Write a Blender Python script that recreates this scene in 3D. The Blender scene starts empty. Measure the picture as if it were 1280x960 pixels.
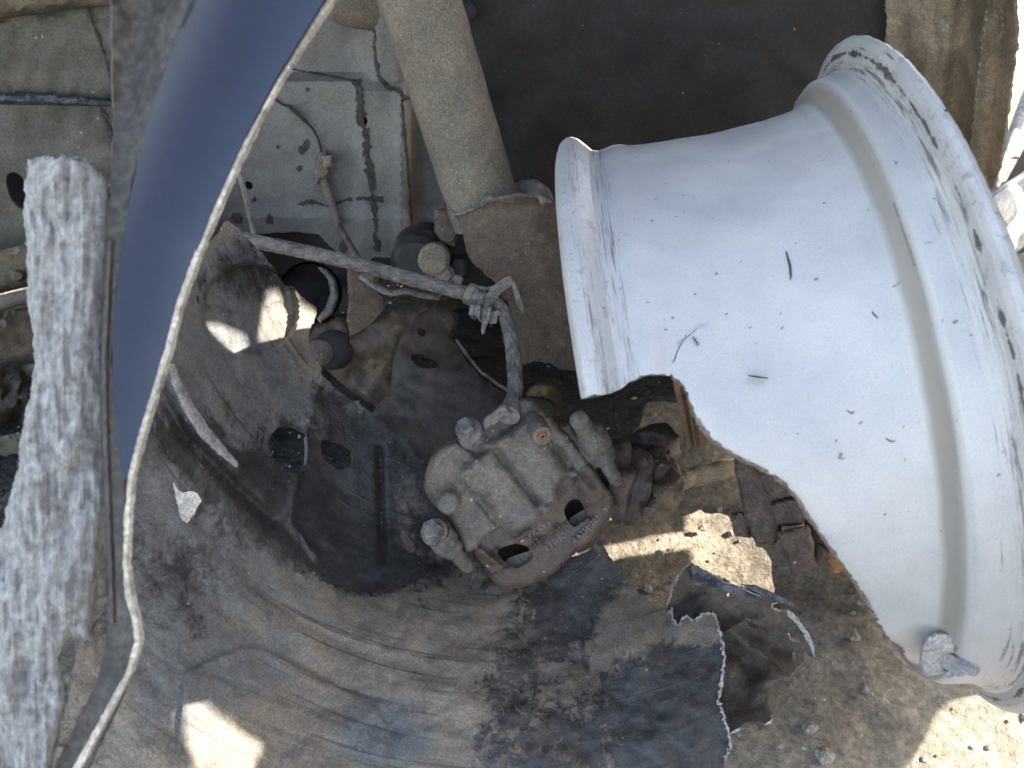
import bpy, bmesh, math, random
import numpy as np
from mathutils import Vector, Matrix, noise
from mathutils.geometry import delaunay_2d_cdt
random.seed(4); RNG = np.random.default_rng(4)
sc = bpy.context.scene
COL = sc.collection
R = math.radians

# ------------------------------------------------------------------ camera, sky, sun, exposure
PITCH = 42.0; CAMZ = 0.585; FOC = 967.0
cam_d = bpy.data.cameras.new('camera'); cam = bpy.data.objects.new('camera', cam_d); COL.objects.link(cam)
cam.location = (0, 0, CAMZ); cam.rotation_euler = (R(90 - PITCH), 0, 0)
cam_d.sensor_width = 36; cam_d.lens = 36 * FOC / 1280; cam_d.clip_start = .01; cam_d.clip_end = 500
cam_d.dof.use_dof = True; cam_d.dof.focus_distance = .60; cam_d.dof.aperture_fstop = 11
sc.camera = cam
SUN = Vector((.80, .20, .46)).normalized()
w = bpy.data.worlds.new('World'); sc.world = w; w.use_nodes = True
nt = w.node_tree; sky = nt.nodes.new('ShaderNodeTexSky'); sky.sky_type = 'NISHITA'; sky.sun_disc = False
sky.sun_elevation = math.asin(SUN.z); sky.sun_rotation = math.atan2(SUN.x, SUN.y)
sky.ozone_density = .45; sky.dust_density = 2.2; sky.air_density = 1.0
bg = nt.nodes['Background']; bg.inputs[1].default_value = .15
hs = nt.nodes.new('ShaderNodeHueSaturation'); hs.inputs['Saturation'].default_value = .74; nt.links.new(sky.outputs[0], hs.inputs['Color']); nt.links.new(hs.outputs[0], bg.inputs[0])   # hazy, milky sky
sl = bpy.data.lights.new('sun', 'SUN'); sl.energy = 4.6; sl.angle = R(.4); sl.color = (1, .93, .82)
so = bpy.data.objects.new('sun', sl); COL.objects.link(so); so.location = (3, 1, 3)
so.rotation_euler = SUN.to_track_quat('Z', 'Y').to_euler()
sc.view_settings.view_transform = 'Standard'; sc.view_settings.look = 'None'
sc.view_settings.exposure = 2.28; sc.view_settings.gamma = 1

# ------------------------------------------------------------------ frames of reference (x right, y down, z ahead) -> world
cp, sp = math.cos(R(PITCH)), math.sin(R(PITCH))
def toW(p):
    p = np.atleast_2d(np.asarray(p, float)); x, y, z = p[:, 0], -p[:, 1], p[:, 2]
    return np.c_[x, z * cp + y * sp, CAMZ - z * sp + y * cp]
def cv(u, v, d):
    u, v, d = np.broadcast_arrays(np.asarray(u, float), np.asarray(v, float), np.asarray(d, float))
    return np.stack([(u - 640) / FOC * d, (v - 480) / FOC * d, d], -1).reshape(-1, 3)
def W(u, v, d): return Vector(toW(cv(u, v, d))[0])
def dground(v): return CAMZ / (sp + cp * (v - 480) / FOC)
def dwall(v, y): return y / (cp + sp * (480 - v) / FOC)

# ------------------------------------------------------------------ materials
class N:
    def __init__(s, name):
        s.m = bpy.data.materials.new(name); s.m.use_nodes = True; s.t = s.m.node_tree
        s.b = s.t.nodes['Principled BSDF']; s.tc = s.t.nodes.new('ShaderNodeTexCoord')
    def n(s, k, **kw):
        x = s.t.nodes.new(k)
        for a, b in kw.items(): setattr(x, a, b)
        return x
    def l(s, a, b): s.t.links.new(a, b)
    def map(s, out, scale=(1, 1, 1), rot=(0, 0, 0)):
        m = s.n('ShaderNodeMapping'); m.inputs['Scale'].default_value = scale; m.inputs['Rotation'].default_value = rot
        s.l(out, m.inputs[0]); return m.outputs[0]
    def noise(s, vec, scale, detail=8, rough=.6, dist=0):
        x = s.n('ShaderNodeTexNoise'); x.inputs['Scale'].default_value = scale; x.inputs['Detail'].default_value = detail
        x.inputs['Roughness'].default_value = rough; x.inputs['Distortion'].default_value = dist; s.l(vec, x.inputs['Vector']); return x.outputs[0]
    def ramp(s, f, a, b, ca=(0, 0, 0, 1), cb=(1, 1, 1, 1)):
        x = s.n('ShaderNodeValToRGB'); x.color_ramp.elements[0].position = a; x.color_ramp.elements[1].position = b
        x.color_ramp.elements[0].color = ca; x.color_ramp.elements[1].color = cb; s.l(f, x.inputs[0]); return x.outputs[0]
    def mix(s, f, a, b, mode='MIX'):
        x = s.n('ShaderNodeMix', data_type='RGBA', blend_type=mode)
        for sock, val in ((x.inputs[0], f), (x.inputs[6], a), (x.inputs[7], b)):
            if isinstance(val, (int, float)): sock.default_value = val
            elif isinstance(val, tuple): sock.default_value = val if len(val) == 4 else val + (1,)
            else: s.l(val, sock)
        return x.outputs[2]
    def math(s, op, a, b=0., clamp=False):
        x = s.n('ShaderNodeMath', operation=op, use_clamp=clamp)
        for sock, val in ((x.inputs[0], a), (x.inputs[1], b)):
            if isinstance(val, (int, float)): sock.default_value = val
            else: s.l(val, sock)
        return x.outputs[0]
def dirty(name, base, dust, s=25, thr=(.42, .6), rough=(.45, .9), metal=0., bump=.4, fine=500, speck=None, speck_n=350,
          updust=0., mask=False, streak=None, third=None, coat=0., bdist=.002, streak_t=(.55, .62), spec=.5, trans=0, third_t=(.6, .7), fiber=False, cr=.4, grey=None, mk=.6, soft=0):
    k = N(name); P = k.tc.outputs['Object']
    big = k.noise(P, s, 10, .65, .4)
    f = k.ramp(big, *thr)
    if mask:
        at = k.n('ShaderNodeAttribute', attribute_name='dust').outputs['Fac']
        e = k.math('ADD', at, k.math('MULTIPLY', k.math('SUBTRACT', big, .5), 1.1))
        e2 = k.math('ADD', e, k.math('MULTIPLY', k.math('SUBTRACT', k.noise(P, s * 5, 9, .72, 1.2), .5), .95))
        f = k.ramp(e2, *thr)
    if updust:
        g = k.n('ShaderNodeNewGeometry'); sx = k.n('ShaderNodeSeparateXYZ'); k.l(g.outputs['Normal'], sx.inputs[0])
        f = k.math('ADD', f, k.math('MULTIPLY', k.math('MAXIMUM', sx.outputs[2], 0), updust), True)
    fin = k.noise(P, fine, 4, .7)
    if mask and grey:
        ga = k.n('ShaderNodeAttribute', attribute_name='grey').outputs['Fac']
        gf = k.ramp(k.math('ADD', ga, k.math('SUBTRACT', k.noise(P, 22, 9, .7, .8), .5)), .35, .65); dust = k.mix(gf, dust + (1,), grey)
    c = k.mix(f, base, dust)
    c = k.mix(.6, c, k.ramp(fin, .3, .7, (.25, .25, .25, 1), (1.6, 1.6, 1.6, 1)), 'MULTIPLY')
    mid = k.noise(P, s * 3.1, 8, .68, .5)
    c = k.mix(mk, c, k.ramp(mid, .3, .7, (.5, .5, .5, 1), (1.4, 1.4, 1.4, 1)), 'MULTIPLY')
    crust = k.noise(P, 170, 7, .72, .6)
    c = k.mix(cr, c, k.ramp(crust, .40, .58, (.55, .53, .5, 1), (1.2, 1.2, 1.2, 1)), 'MULTIPLY')
    if third:
        t = k.ramp(k.noise(P, s * 2.3, 9, .75, 1.), *third_t); c = k.mix(t, c, third)
    if streak:
        col, sc3, rot = streak
        st = k.ramp(k.noise(k.map(k.tc.outputs['UV'], sc3, rot), 1, 7, .7, .3), *streak_t); c = k.mix(k.math('MULTIPLY', st, .6) if mask else st, c, col)
        if mask: c = k.mix(.8, c, k.ramp(k.noise(k.map(k.tc.outputs['UV'], (5, 17, 1)), 1, 9, .72, 1.6), .3, .7, (.55, .56, .58, 1), (1.4, 1.38, 1.34, 1)), 'MULTIPLY')
    if speck:
        v = k.n('ShaderNodeTexVoronoi'); v.inputs['Scale'].default_value = speck_n * .7
        dv = k.n('ShaderNodeVectorMath', operation='MULTIPLY_ADD'); wn = k.n('ShaderNodeTexNoise'); wn.inputs['Scale'].default_value = speck_n * .4
        k.l(P, wn.inputs['Vector']); k.l(wn.outputs['Color'], dv.inputs[0]); dv.inputs[1].default_value = (2. / speck_n,) * 3; k.l(P, dv.inputs[2]); k.l(dv.outputs[0], v.inputs['Vector'])
        rnd = k.n('ShaderNodeSeparateColor'); k.l(v.outputs['Color'], rnd.inputs[0])
        near = k.math('LESS_THAN', v.outputs['Distance'], k.math('MULTIPLY', k.math('SUBTRACT', rnd.outputs[0], speck[1]), 3.))
        c = k.mix(near, c, speck[0])
    k.l(c, k.b.inputs['Base Color'])
    r = k.n('ShaderNodeMapRange'); r.inputs[3].default_value = rough[0]; r.inputs[4].default_value = rough[1]; k.l(f, r.inputs[0])
    rr = k.math('ADD', r.outputs[0], k.math('MULTIPLY', k.math('SUBTRACT', mid, .5), .3)); k.l(rr, k.b.inputs['Roughness'])
    mt = k.math('MULTIPLY', k.math('SUBTRACT', 1., f), metal); k.l(mt, k.b.inputs['Metallic'])
    k.b.inputs['Specular IOR Level'].default_value = spec; k.b.inputs['Coat Weight'].default_value = coat
    hsum = k.math('ADD', k.math('ADD', k.math('MULTIPLY', fin, .5), k.math('MULTIPLY', crust, cr * 1.6)), k.math('ADD', k.math('MULTIPLY', mid, 1.), k.math('MULTIPLY', f, .35)))
    if streak: hsum = k.math('ADD', hsum, k.math('MULTIPLY', st, .35))
    if fiber:
        fb = k.noise(k.map(k.tc.outputs['UV'], (230, 11, 1)), 1, 9, .72, 1.4); hsum = k.math('ADD', hsum, k.math('MULTIPLY', fb, 1.6))
        k.l(k.mix(.8, c, k.ramp(fb, .3, .6, (.74, .73, .71, 1), (1.08, 1.08, 1.08, 1)), 'MULTIPLY'), k.b.inputs['Base Color'])
    bp = k.n('ShaderNodeBump'); bp.inputs['Strength'].default_value = bump; bp.inputs['Distance'].default_value = bdist
    k.l(hsum, bp.inputs['Height']); k.l(bp.outputs[0], k.b.inputs['Normal'])
    if trans:
        tr = k.n('ShaderNodeBsdfTranslucent'); k.l(c, tr.inputs[0]); mx = k.n('ShaderNodeMixShader'); mx.inputs[0].default_value = trans
        k.l(k.b.outputs[0], mx.inputs[1]); k.l(tr.outputs[0], mx.inputs[2]); k.l(mx.outputs[0], k.t.nodes['Material Output'].inputs[0])
    return k.m

M = {}
M['ground'] = dirty('dry_dirt', (.205, .17, .13), (.43, .365, .27), s=9, thr=(.35, .65), bump=.9, fine=160, speck=((.5, .45, .36), .90), speck_n=210, bdist=.006, third=(.10, .085, .07), third_t=(.58, .75), rough=(.8, .95))
M['oil'] = dirty('oily_wet_dirt', (.006, .007, .007), (.03, .028, .025), s=18, thr=(.45, .75), bump=1, fine=220, speck=((.45, .45, .43), .88), speck_n=240, rough=(.25, .6), bdist=.005)
M['pebble'] = dirty('pebble', (.25, .22, .18), (.40, .36, .30), s=60, bump=.6)
M['apron'] = dirty('dusty_grey_body_paint', (.17, .16, .145), (.26, .245, .215), s=12, thr=(.35, .7), rough=(.6, .85), bump=.25, fine=700, speck=((.40, .38, .34), .95), speck_n=300, third=(.09, .08, .065), third_t=(.66, .7), cr=.12, mk=.35)
M['rail'] = dirty('dusty_olive_body_paint', (.085, .08, .062), (.145, .135, .105), s=14, thr=(.35, .65), rough=(.5, .8), bump=.3, fine=500, speck=((.3, .29, .25), .9), speck_n=200, third=(.045, .04, .03), third_t=(.64, .7), cr=.12, mk=.4)
M['railbrown'] = dirty('dusty_brown_body_paint', (.11, .085, .055), (.17, .14, .095), s=14, rough=(.55, .85), bump=.3)
M['seal'] = dirty('cracked_dark_sealant', (.045, .042, .036), (.09, .082, .066), s=60, bump=.8, rough=(.6, .9))
M['black'] = dirty('black_cavity', (.008, .008, .008), (.02, .018, .016), s=20, bump=.3)  # twig black, also the dark put into cavities and the cup
M['strut'] = dirty('dust_caked_strut', (.17, .145, .11), (.27, .225, .165), s=16, thr=(.36, .6), rough=(.7, .95), bump=1., fine=520, speck=((.42, .36, .27), .88), speck_n=800, bdist=.0025, third=(.13, .125, .115), third_t=(.66, .68), cr=.2, mk=.3)
M['bracket'] = dirty('dusty_rust_steel', (.095, .066, .044), (.17, .125, .085), s=22, thr=(.35, .65), rough=(.6, .9), bump=.5, fine=600, speck=((.24, .185, .13), .90), speck_n=420, third=(.04, .032, .026), third_t=(.63, .68))
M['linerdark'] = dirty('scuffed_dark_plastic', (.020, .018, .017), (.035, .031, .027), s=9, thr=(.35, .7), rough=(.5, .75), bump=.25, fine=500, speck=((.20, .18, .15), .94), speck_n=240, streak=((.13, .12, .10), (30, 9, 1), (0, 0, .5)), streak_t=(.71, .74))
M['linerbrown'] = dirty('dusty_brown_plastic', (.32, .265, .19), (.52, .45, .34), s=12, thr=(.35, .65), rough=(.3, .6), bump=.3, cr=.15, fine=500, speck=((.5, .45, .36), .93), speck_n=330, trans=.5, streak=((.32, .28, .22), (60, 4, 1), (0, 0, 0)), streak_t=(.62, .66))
M['liner'] = dirty('dusty_black_liner_plastic', (.046, .044, .043), (.215, .18, .14), s=26, thr=(.43, .60), rough=(.28, .6), bump=.55, fine=650, mask=True, speck=((.24, .22, .19), .92), speck_n=330, grey=(.145, .146, .144), streak=((.03, .028, .026), (2.6, 75, 1), (0, 0, 0)), streak_t=(.575, .63), mk=.4, cr=.25)
M['linergrey'] = dirty('scuffed_grey_liner_plastic', (.045, .047, .050), (.20, .18, .15), s=40, thr=(.4, .62), rough=(.3, .7), bump=.6, fine=500, mask=True, speck=((.5, .48, .44), .90), speck_n=260, third=(.02, .021, .023), third_t=(.6, .66))
M['torn'] = dirty('torn_plastic_edge', (.35, .33, .31), (.5, .48, .45), s=90, bump=.6)
M['ridge'] = dirty('stress_whitened_plastic', (.36, .355, .35), (.20, .19, .18), s=60, thr=(.5, .62), bump=.2, cr=.15, rough=(.4, .6))
M['flap'] = dirty('dusty_flap_plastic', (.04, .034, .028), (.14, .105, .075), s=22, thr=(.35, .6), rough=(.4, .75), bump=.5, fine=500, third=(.02, .018, .016), third_t=(.6, .64))
M['bluegrey'] = dirty('blue_grey_plastic', (.03, .036, .05), (.16, .17, .20), s=80, thr=(.45, .6), bump=.7, rough=(.35, .7))
M['cast'] = dirty('grimy_cast_aluminium', (.14, .128, .112), (.24, .20, .155), s=38, thr=(.38, .62), rough=(.5, .85), metal=.15, bump=.6, fine=700, speck=((.45, .43, .40), .88), speck_n=330, third=(.055, .052, .048), third_t=(.6, .68), bdist=.0015)
M['castbrown'] = dirty('grimy_rusty_casting', (.086, .06, .047), (.16, .11, .075), s=34, thr=(.4, .64), rough=(.45, .8), bump=.55, fine=650, speck=((.35, .3, .25), .9), speck_n=330, third=(.04, .034, .034), third_t=(.6, .68), bdist=.0015)
M['pin'] = dirty('grimy_rubber_boot', (.10, .092, .08), (.20, .18, .15), s=50, bump=.5, rough=(.5, .85))
M['bolt'] = dirty('dusty_zinc_bolt', (.17, .165, .155), (.28, .255, .215), s=60, bump=.4, metal=.4, rough=(.4, .8))
M['rust'] = dirty('orange_rust', (.30, .11, .035), (.38, .20, .09), s=60, bump=.6, rough=(.8, .95))
M['hose'] = dirty('dusty_braided_rubber', (.13, .12, .105), (.26, .235, .20), s=60, thr=(.4, .6), bump=.6, fine=800, rough=(.7, .95), third=(.05, .045, .04), third_t=(.64, .68))
M['clip'] = dirty('dusty_pressed_steel', (.16, .145, .125), (.27, .245, .205), s=50, bump=.4, metal=.2, rough=(.45, .8))
M['arm'] = dirty('oily_black_steel', (.026, .021, .016), (.095, .070, .046), s=14, thr=(.42, .7), rough=(.4, .8), bump=.5, fine=500, speck=((.16, .14, .11), .9), speck_n=200)
M['brown'] = dirty('dusty_brown_part', (.07, .05, .034), (.15, .11, .07), s=25, rough=(.5, .85), bump=.5)
M['rubber'] = dirty('dusty_black_rubber', (.018, .017, .016), (.06, .054, .045), s=30, thr=(.5, .75), rough=(.5, .8), bump=.3)
M['beige'] = dirty('beige_cap', (.22, .18, .13), (.30, .25, .18), s=40, bump=.4)
M['disc'] = dirty('rusty_disc', (.10, .055, .030), (.19, .115, .065), s=30, rough=(.45, .8), bump=.4, third=(.045, .028, .018), third_t=(.55, .65))
M['hub'] = dirty('rusty_knuckle_iron', (.085, .058, .05), (.15, .105, .08), s=40, rough=(.55, .85), bump=.7, speck=((.3, .26, .22), .9), speck_n=250)
M['brass'] = dirty('oily_gold_plating', (.22, .16, .07), (.12, .09, .05), s=40, metal=.6, rough=(.3, .6), bump=.3)
M['fblue'] = dirty('dark_blue_car_paint', (.0045, .0092, .026), (.006, .012, .031), s=10, thr=(.3, .7), rough=(.3, .4), bump=.03, fine=900, coat=.5, cr=.05, mk=.15, speck=((.12, .16, .24), .955), speck_n=200)
M['fgrey'] = dirty('dusty_fender_inside', (.045, .042, .038), (.10, .09, .075), s=22, rough=(.5, .8), bump=.3, fine=300, third=(.03, .03, .034), third_t=(.58, .7))
M['fedge'] = dirty('bare_fender_edge', (.40, .36, .29), (.62, .57, .47), s=70, thr=(.4, .6), rough=(.5, .8), bump=.4)
M['felt'] = dirty('grey_felt', (.72, .70, .67), (.82, .80, .77), s=30, thr=(.35, .6), rough=(.95, 1.), bump=1., fine=240, bdist=.006, spec=.1, fiber=True, cr=.1, mk=.25)
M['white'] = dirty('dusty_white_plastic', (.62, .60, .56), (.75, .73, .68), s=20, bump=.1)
M['sensor'] = dirty('dusty_grey_sensor', (.30, .30, .32), (.40, .37, .33), s=40, bump=.2, rough=(.4, .7), cr=.1)
M['hood'] = dirty('dark_body_paint', (.03, .035, .05), (.05, .05, .055), s=4, bump=.05, rough=(.4, .6))
M['foil'] = dirty('brown_wheel_face', (.2, .19, .18), (.3, .28, .26), s=20, bump=.1)

def alloy(name, streaky):
    k = N(name); P = k.tc.outputs['Object']; UVc = k.tc.outputs['UV']
    fine = k.noise(P, 1500, 3, .6); mid = k.noise(P, 22, 8, .6)
    c = k.ramp(mid, .3, .75, (.44, .435, .43, 1), (.57, .555, .53, 1))
    c = k.mix(.4, c, k.ramp(fine, .3, .7, (.6, .62, .66, 1), (1.25, 1.25, 1.25, 1)), 'MULTIPLY')
    # brown dirt and fine dark nicks
    d1 = k.ramp(k.noise(P, 60, 9, .75, .6), .66, .70); c = k.mix(k.math('MULTIPLY', d1, .75 if streaky else .25), c, (.30, .20, .13))
    for sn, th, col in ((230, .90, (.16, .13, .10)), (520, .93, (.10, .09, .08)), (90, .955, (.22, .17, .13))):
        v = k.n('ShaderNodeTexVoronoi'); v.inputs['Scale'].default_value = sn; 
        dv = k.n('ShaderNodeVectorMath', operation='MULTIPLY_ADD'); wn = k.n('ShaderNodeTexNoise'); wn.inputs['Scale'].default_value = sn * .45; wn.inputs['Detail'].default_value = 5
        k.l(P, wn.inputs['Vector']); k.l(wn.outputs['Color'], dv.inputs[0]); dv.inputs[1].default_value = (2.2 / sn,) * 3; k.l(k.map(P, (1, 1.6, .8), (.3, .5, .2)), dv.inputs[2]); k.l(dv.outputs[0], v.inputs['Vector'])
        rs = k.n('ShaderNodeSeparateColor'); k.l(v.outputs['Color'], rs.inputs[0])
        hit = k.math('LESS_THAN', v.outputs['Distance'], k.math('MULTIPLY', k.math('SUBTRACT', rs.outputs[0], th), 2.6))
        c = k.mix(k.math('MULTIPLY', hit, .8), c, col)
    st = k.noise(k.map(UVc, (26, 900, 1)), 1, 8, .72, .25); st2 = k.noise(k.map(UVc, (60, 420, 1)), 1, 8, .8, .8)
    sep = k.n('ShaderNodeSeparateXYZ'); k.l(UVc, sep.inputs[0]); sv = sep.outputs[1]
    # scuffs live where the tyre bead sat: around fixed stations across the rim
    def band(c0, wd):
        return k.math('SUBTRACT', 1., k.math('MULTIPLY', k.math('ABSOLUTE', k.math('SUBTRACT', sv, c0)), 1 / wd), True)
    bands = k.math('ADD', k.math('ADD', band(.170, .010), band(.012, .010)), k.math('MULTIPLY', band(.184, .012), 1.), True)
    f = k.ramp(k.math('ADD', k.math('MULTIPLY', bands, .15 if not streaky else .13), st), .66, .72)
    c = k.mix(k.math('MULTIPLY', f, .85), c, (.13, .12, .115))
    f2 = k.ramp(k.math('ADD', st2, k.math('MULTIPLY', bands, .12)), .72, .78); c = k.mix(f2, c, (.07, .08, .11))
    gl = k.math('ADD', k.math('MULTIPLY', band(.0098, .0012), .55), k.math('MULTIPLY', k.math('SUBTRACT', k.noise(P, 45, 7, .7), .5), 1.4))
    c = k.mix(k.math('MULTIPLY', k.ramp(gl, .50, .53), .9), c, (.045, .045, .05))
    c = k.mix(k.math('MULTIPLY', k.ramp(k.math('ADD', k.math('MULTIPLY', band(.0325, .006), .75), k.math('MULTIPLY', k.math('SUBTRACT', mid, .5), .6)), .1, .5), .8), c, (.27, .245, .21))  # dirt and recess shading painted into the bead step
    if streaky:
        f3 = k.ramp(k.noise(P, 130, 8, .8), .56, .6); c = k.mix(k.math('MULTIPLY', f3, .6), c, (.25, .24, .24))
        f4 = k.ramp(k.noise(P, 35, 8, .8), .60, .62); c = k.mix(k.math('MULTIPLY', f4, .6), c, (.34, .24, .17))
    k.l(c, k.b.inputs['Base Color'])
    k.b.inputs['Metallic'].default_value = .18; 
    k.l(k.math('ADD', .36, k.math('MULTIPLY', mid, .22)), k.b.inputs['Roughness'])
    bp = k.n('ShaderNodeBump'); bp.inputs['Strength'].default_value = .35; bp.inputs['Distance'].default_value = .0008
    k.l(k.math('ADD', k.math('MULTIPLY', fine, .6), k.math('SUBTRACT', 0., k.math('ADD', f, f2))), bp.inputs['Height']); k.l(bp.outputs[0], k.b.inputs['Normal'])
    return k.m
M['alloy'] = alloy('scuffed_silver_alloy', False); M['alloyflange'] = alloy('scraped_alloy_flange', True)
M['fracture'] = dirty('broken_metal_edge', (.22, .17, .13), (.42, .36, .30), s=150, thr=(.4, .6), bump=1., fine=900, rough=(.6, .9))

# ------------------------------------------------------------------ object builders
ROOTLOC = {}
def tag(o, label=None, cat=None, group=None, kind=None):
    if label: o['label'] = label
    if cat: o['category'] = cat
    if group: o['group'] = group
    if kind: o['kind'] = kind
    return o
def thing(name, label, cat, loc, group=None):
    o = bpy.data.objects.new(name, None); COL.objects.link(o); o.location = loc; o.empty_display_size = .02
    ROOTLOC[o.name] = Vector(loc); return tag(o, label, cat, group)
def link(name, V, F, mats, parent=None, uv=None, smooth=True, angle=38, fmat=None, attr=None):
    base = ROOTLOC.get(parent.name, Vector((0, 0, 0))) if parent else Vector((0, 0, 0))
    me = bpy.data.meshes.new(name); V = np.asarray(V, float) - np.array(base)
    me.from_pydata(V.tolist(), [], [tuple(int(i) for i in f) for f in F])
    o = bpy.data.objects.new(name, me); COL.objects.link(o)
    for m in (mats if isinstance(mats, (list, tuple)) else [mats]): me.materials.append(M[m])
    if parent: o.parent = parent; ROOTLOC[o.name] = base
    if fmat is not None: me.polygons.foreach_set('material_index', np.asarray(fmat, np.int32))
    if uv is not None:
        l = me.uv_layers.new(name='UVMap'); vi = np.empty(len(me.loops), np.int32); me.loops.foreach_get('vertex_index', vi)
        l.data.foreach_set('uv', np.asarray(uv, float)[vi].ravel())
    if attr is not None:
        a = me.attributes.new('dust', 'FLOAT', 'POINT'); a.data.foreach_set('value', np.asarray(attr, float))
    if smooth:
        me.polygons.foreach_set('use_smooth', [True] * len(me.polygons)); me.set_sharp_from_angle(angle=R(angle))
    me.update(); return o
def copy_part(o, parent, offset):
    c = o.copy(); COL.objects.link(c); c.parent = parent; c.location = Vector(o.location) + Vector(offset); return c

def resample(poly, step, amp=0, seed=0, closed=True):
    P = np.asarray(poly, float); out = []; rg = np.random.default_rng(seed)
    n = len(P)
    for i in range(n if closed else n - 1):
        a, b = P[i], P[(i + 1) % n]; L = np.hypot(*(b - a)); k = max(1, int(round(L / step)))
        for j in range(k): out.append(a + (b - a) * j / k)
    out = np.array(out)
    if amp:
        j = rg.normal(size=out.shape) * amp * .6 + np.repeat(rg.normal(size=(len(out) // 3 + 1, 2)), 3, 0)[:len(out)] * amp
        out = out + j
    return out
def smoothpoly(poly, it=1):
    P = np.asarray(poly, float)
    for _ in range(it):
        Q = np.roll(P, -1, 0); P = np.stack([P * .75 + Q * .25, P * .25 + Q * .75], 1).reshape(-1, 2)
    return P
def inside(P, poly):
    x, y = P[:, 0], P[:, 1]; c = np.zeros(len(P), bool); n = len(poly); j = n - 1
    for i in range(n):
        xi, yi = poly[i]; xj, yj = poly[j]
        if yi != yj: c ^= ((yi > y) != (yj > y)) & (x < (xj - xi) * (y - yi) / (yj - yi) + xi)
        j = i
    return c
def dist(P, poly, closed=True):
    a = np.asarray(poly, float); b = np.roll(a, -1, 0)
    if not closed: a, b = a[:-1], b[:-1]
    r = np.full(len(P), 1e9)
    for p, q in zip(a, b):
        d = q - p; L = (d * d).sum() + 1e-9; t = np.clip(((P - p) @ d) / L, 0, 1); r = np.minimum(r, np.hypot(*(P - p - t[:, None] * d).T))
    return r
def triang(outline, holes, step, sx=1.):
    loops = [outline] + list(holes); pts = []; edges = []
    for L in loops:
        o = len(pts); n = len(L); pts += [tuple(p) for p in L]; edges += [(o + i, o + (i + 1) % n) for i in range(n)]
    lo = outline.min(0); hi = outline.max(0)
    gx = np.arange(lo[0] + step / 2, hi[0], step); gy = np.arange(lo[1] + step / 2, hi[1], step * .87)
    G = np.array([(x + (step / 2 if j % 2 else 0), y) for j, y in enumerate(gy) for x in gx])
    if len(G):
        m = inside(G, outline)
        for h in holes: m &= ~inside(G, h)
        G = G[m]
    if len(G):
        bd = np.concatenate(loops); keep = np.ones(len(G), bool)
        for i in range(0, len(bd), 400):
            dd = np.hypot(G[:, None, 0] - bd[None, i:i + 400, 0], G[:, None, 1] - bd[None, i:i + 400, 1]).min(1); keep &= dd > step * .5
        G = G[keep]; G = G + RNG.normal(size=G.shape) * step * .06; pts += [tuple(p) for p in G]
    vs, es, fs, *_ = delaunay_2d_cdt([Vector(p) for p in pts], edges, [], 0, 1e-7)
    V = np.array([(v.x, v.y) for v in vs]); F = np.array([f for f in fs if len(f) == 3])
    c = V[F].mean(1); m = inside(c, outline)
    for h in holes: m &= ~inside(c, h)
    F = F[m]; used = np.unique(F); idx = -np.ones(len(V), int); idx[used] = np.arange(len(used))
    return V[used], idx[F]
def shell(P2, F, P3, toward, thick, back=None, flip=None):
    """front surface P3 (frame coords) + back + rim; returns verts, faces, facemat, uvindex"""
    a, b, c = P3[F[:, 0]], P3[F[:, 1]], P3[F[:, 2]]; fn = np.cross(b - a, c - a)
    s = ((fn * (a - toward)).sum(1)).sum()
    if s > 0: F = F[:, ::-1]; fn = -fn
    n = np.zeros_like(P3)
    for k in range(3): np.add.at(n, F[:, k], fn)
    n /= np.linalg.norm(n, axis=1)[:, None] + 1e-12
    if back is not None: B = P3 * ((P3[:, 2] + back) / P3[:, 2])[:, None]
    else: B = P3 - n * thick
    E = {}
    for f in F:
        for i in range(3): E[(f[i], f[(i + 1) % 3])] = 1
    rim = [(i, j) for (i, j) in E if (j, i) not in E]; N_ = len(P3)
    faces = [tuple(f) for f in F] + [tuple(int(x) + N_ for x in f[::-1]) for f in F] + [(j, i, i + N_, j + N_) for i, j in rim]
    fm = [0] * (2 * len(F)) + [1] * len(rim)
    return np.concatenate([P3, B]), faces, fm
def tps(ctrl):
    C = np.asarray(ctrl, float); X = C[:, :2] / 100; n = len(C)
    def U(r2): return np.where(r2 > 0, .5 * r2 * np.log(r2 + 1e-12), 0)
    K = U(((X[:, None] - X) ** 2).sum(-1)) + np.eye(n) * .02; Pm = np.c_[np.ones(n), X]
    A = np.block([[K, Pm], [Pm.T, np.zeros((3, 3))]]); wv = np.linalg.solve(A, np.r_[C[:, 2], 0, 0, 0])
    def f(u, v):
        Q = np.c_[u, v] / 100; return U(((Q[:, None] - X) ** 2).sum(-1)) @ wv[:n] + wv[n] + Q @ wv[n + 1:]
    return f
def nz(u, v, s, seed=0., oct=3):
    return np.array([noise.fractal((a / s, b / s, seed), .6, 2.1, oct) for a, b in zip(u, v)])
def blobs(u, v, L, base=0.):
    r = np.full(len(u), float(base))
    for (bu, bv, ru, rv, ang, val) in L:
        c, s = math.cos(R(ang)), math.sin(R(ang)); x = (u - bu) * c + (v - bv) * s; y = -(u - bu) * s + (v - bv) * c
        g = np.exp(-((x / ru) ** 2 + (y / rv) ** 2)); r = r * (1 - g) + val * g
    return r
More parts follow.
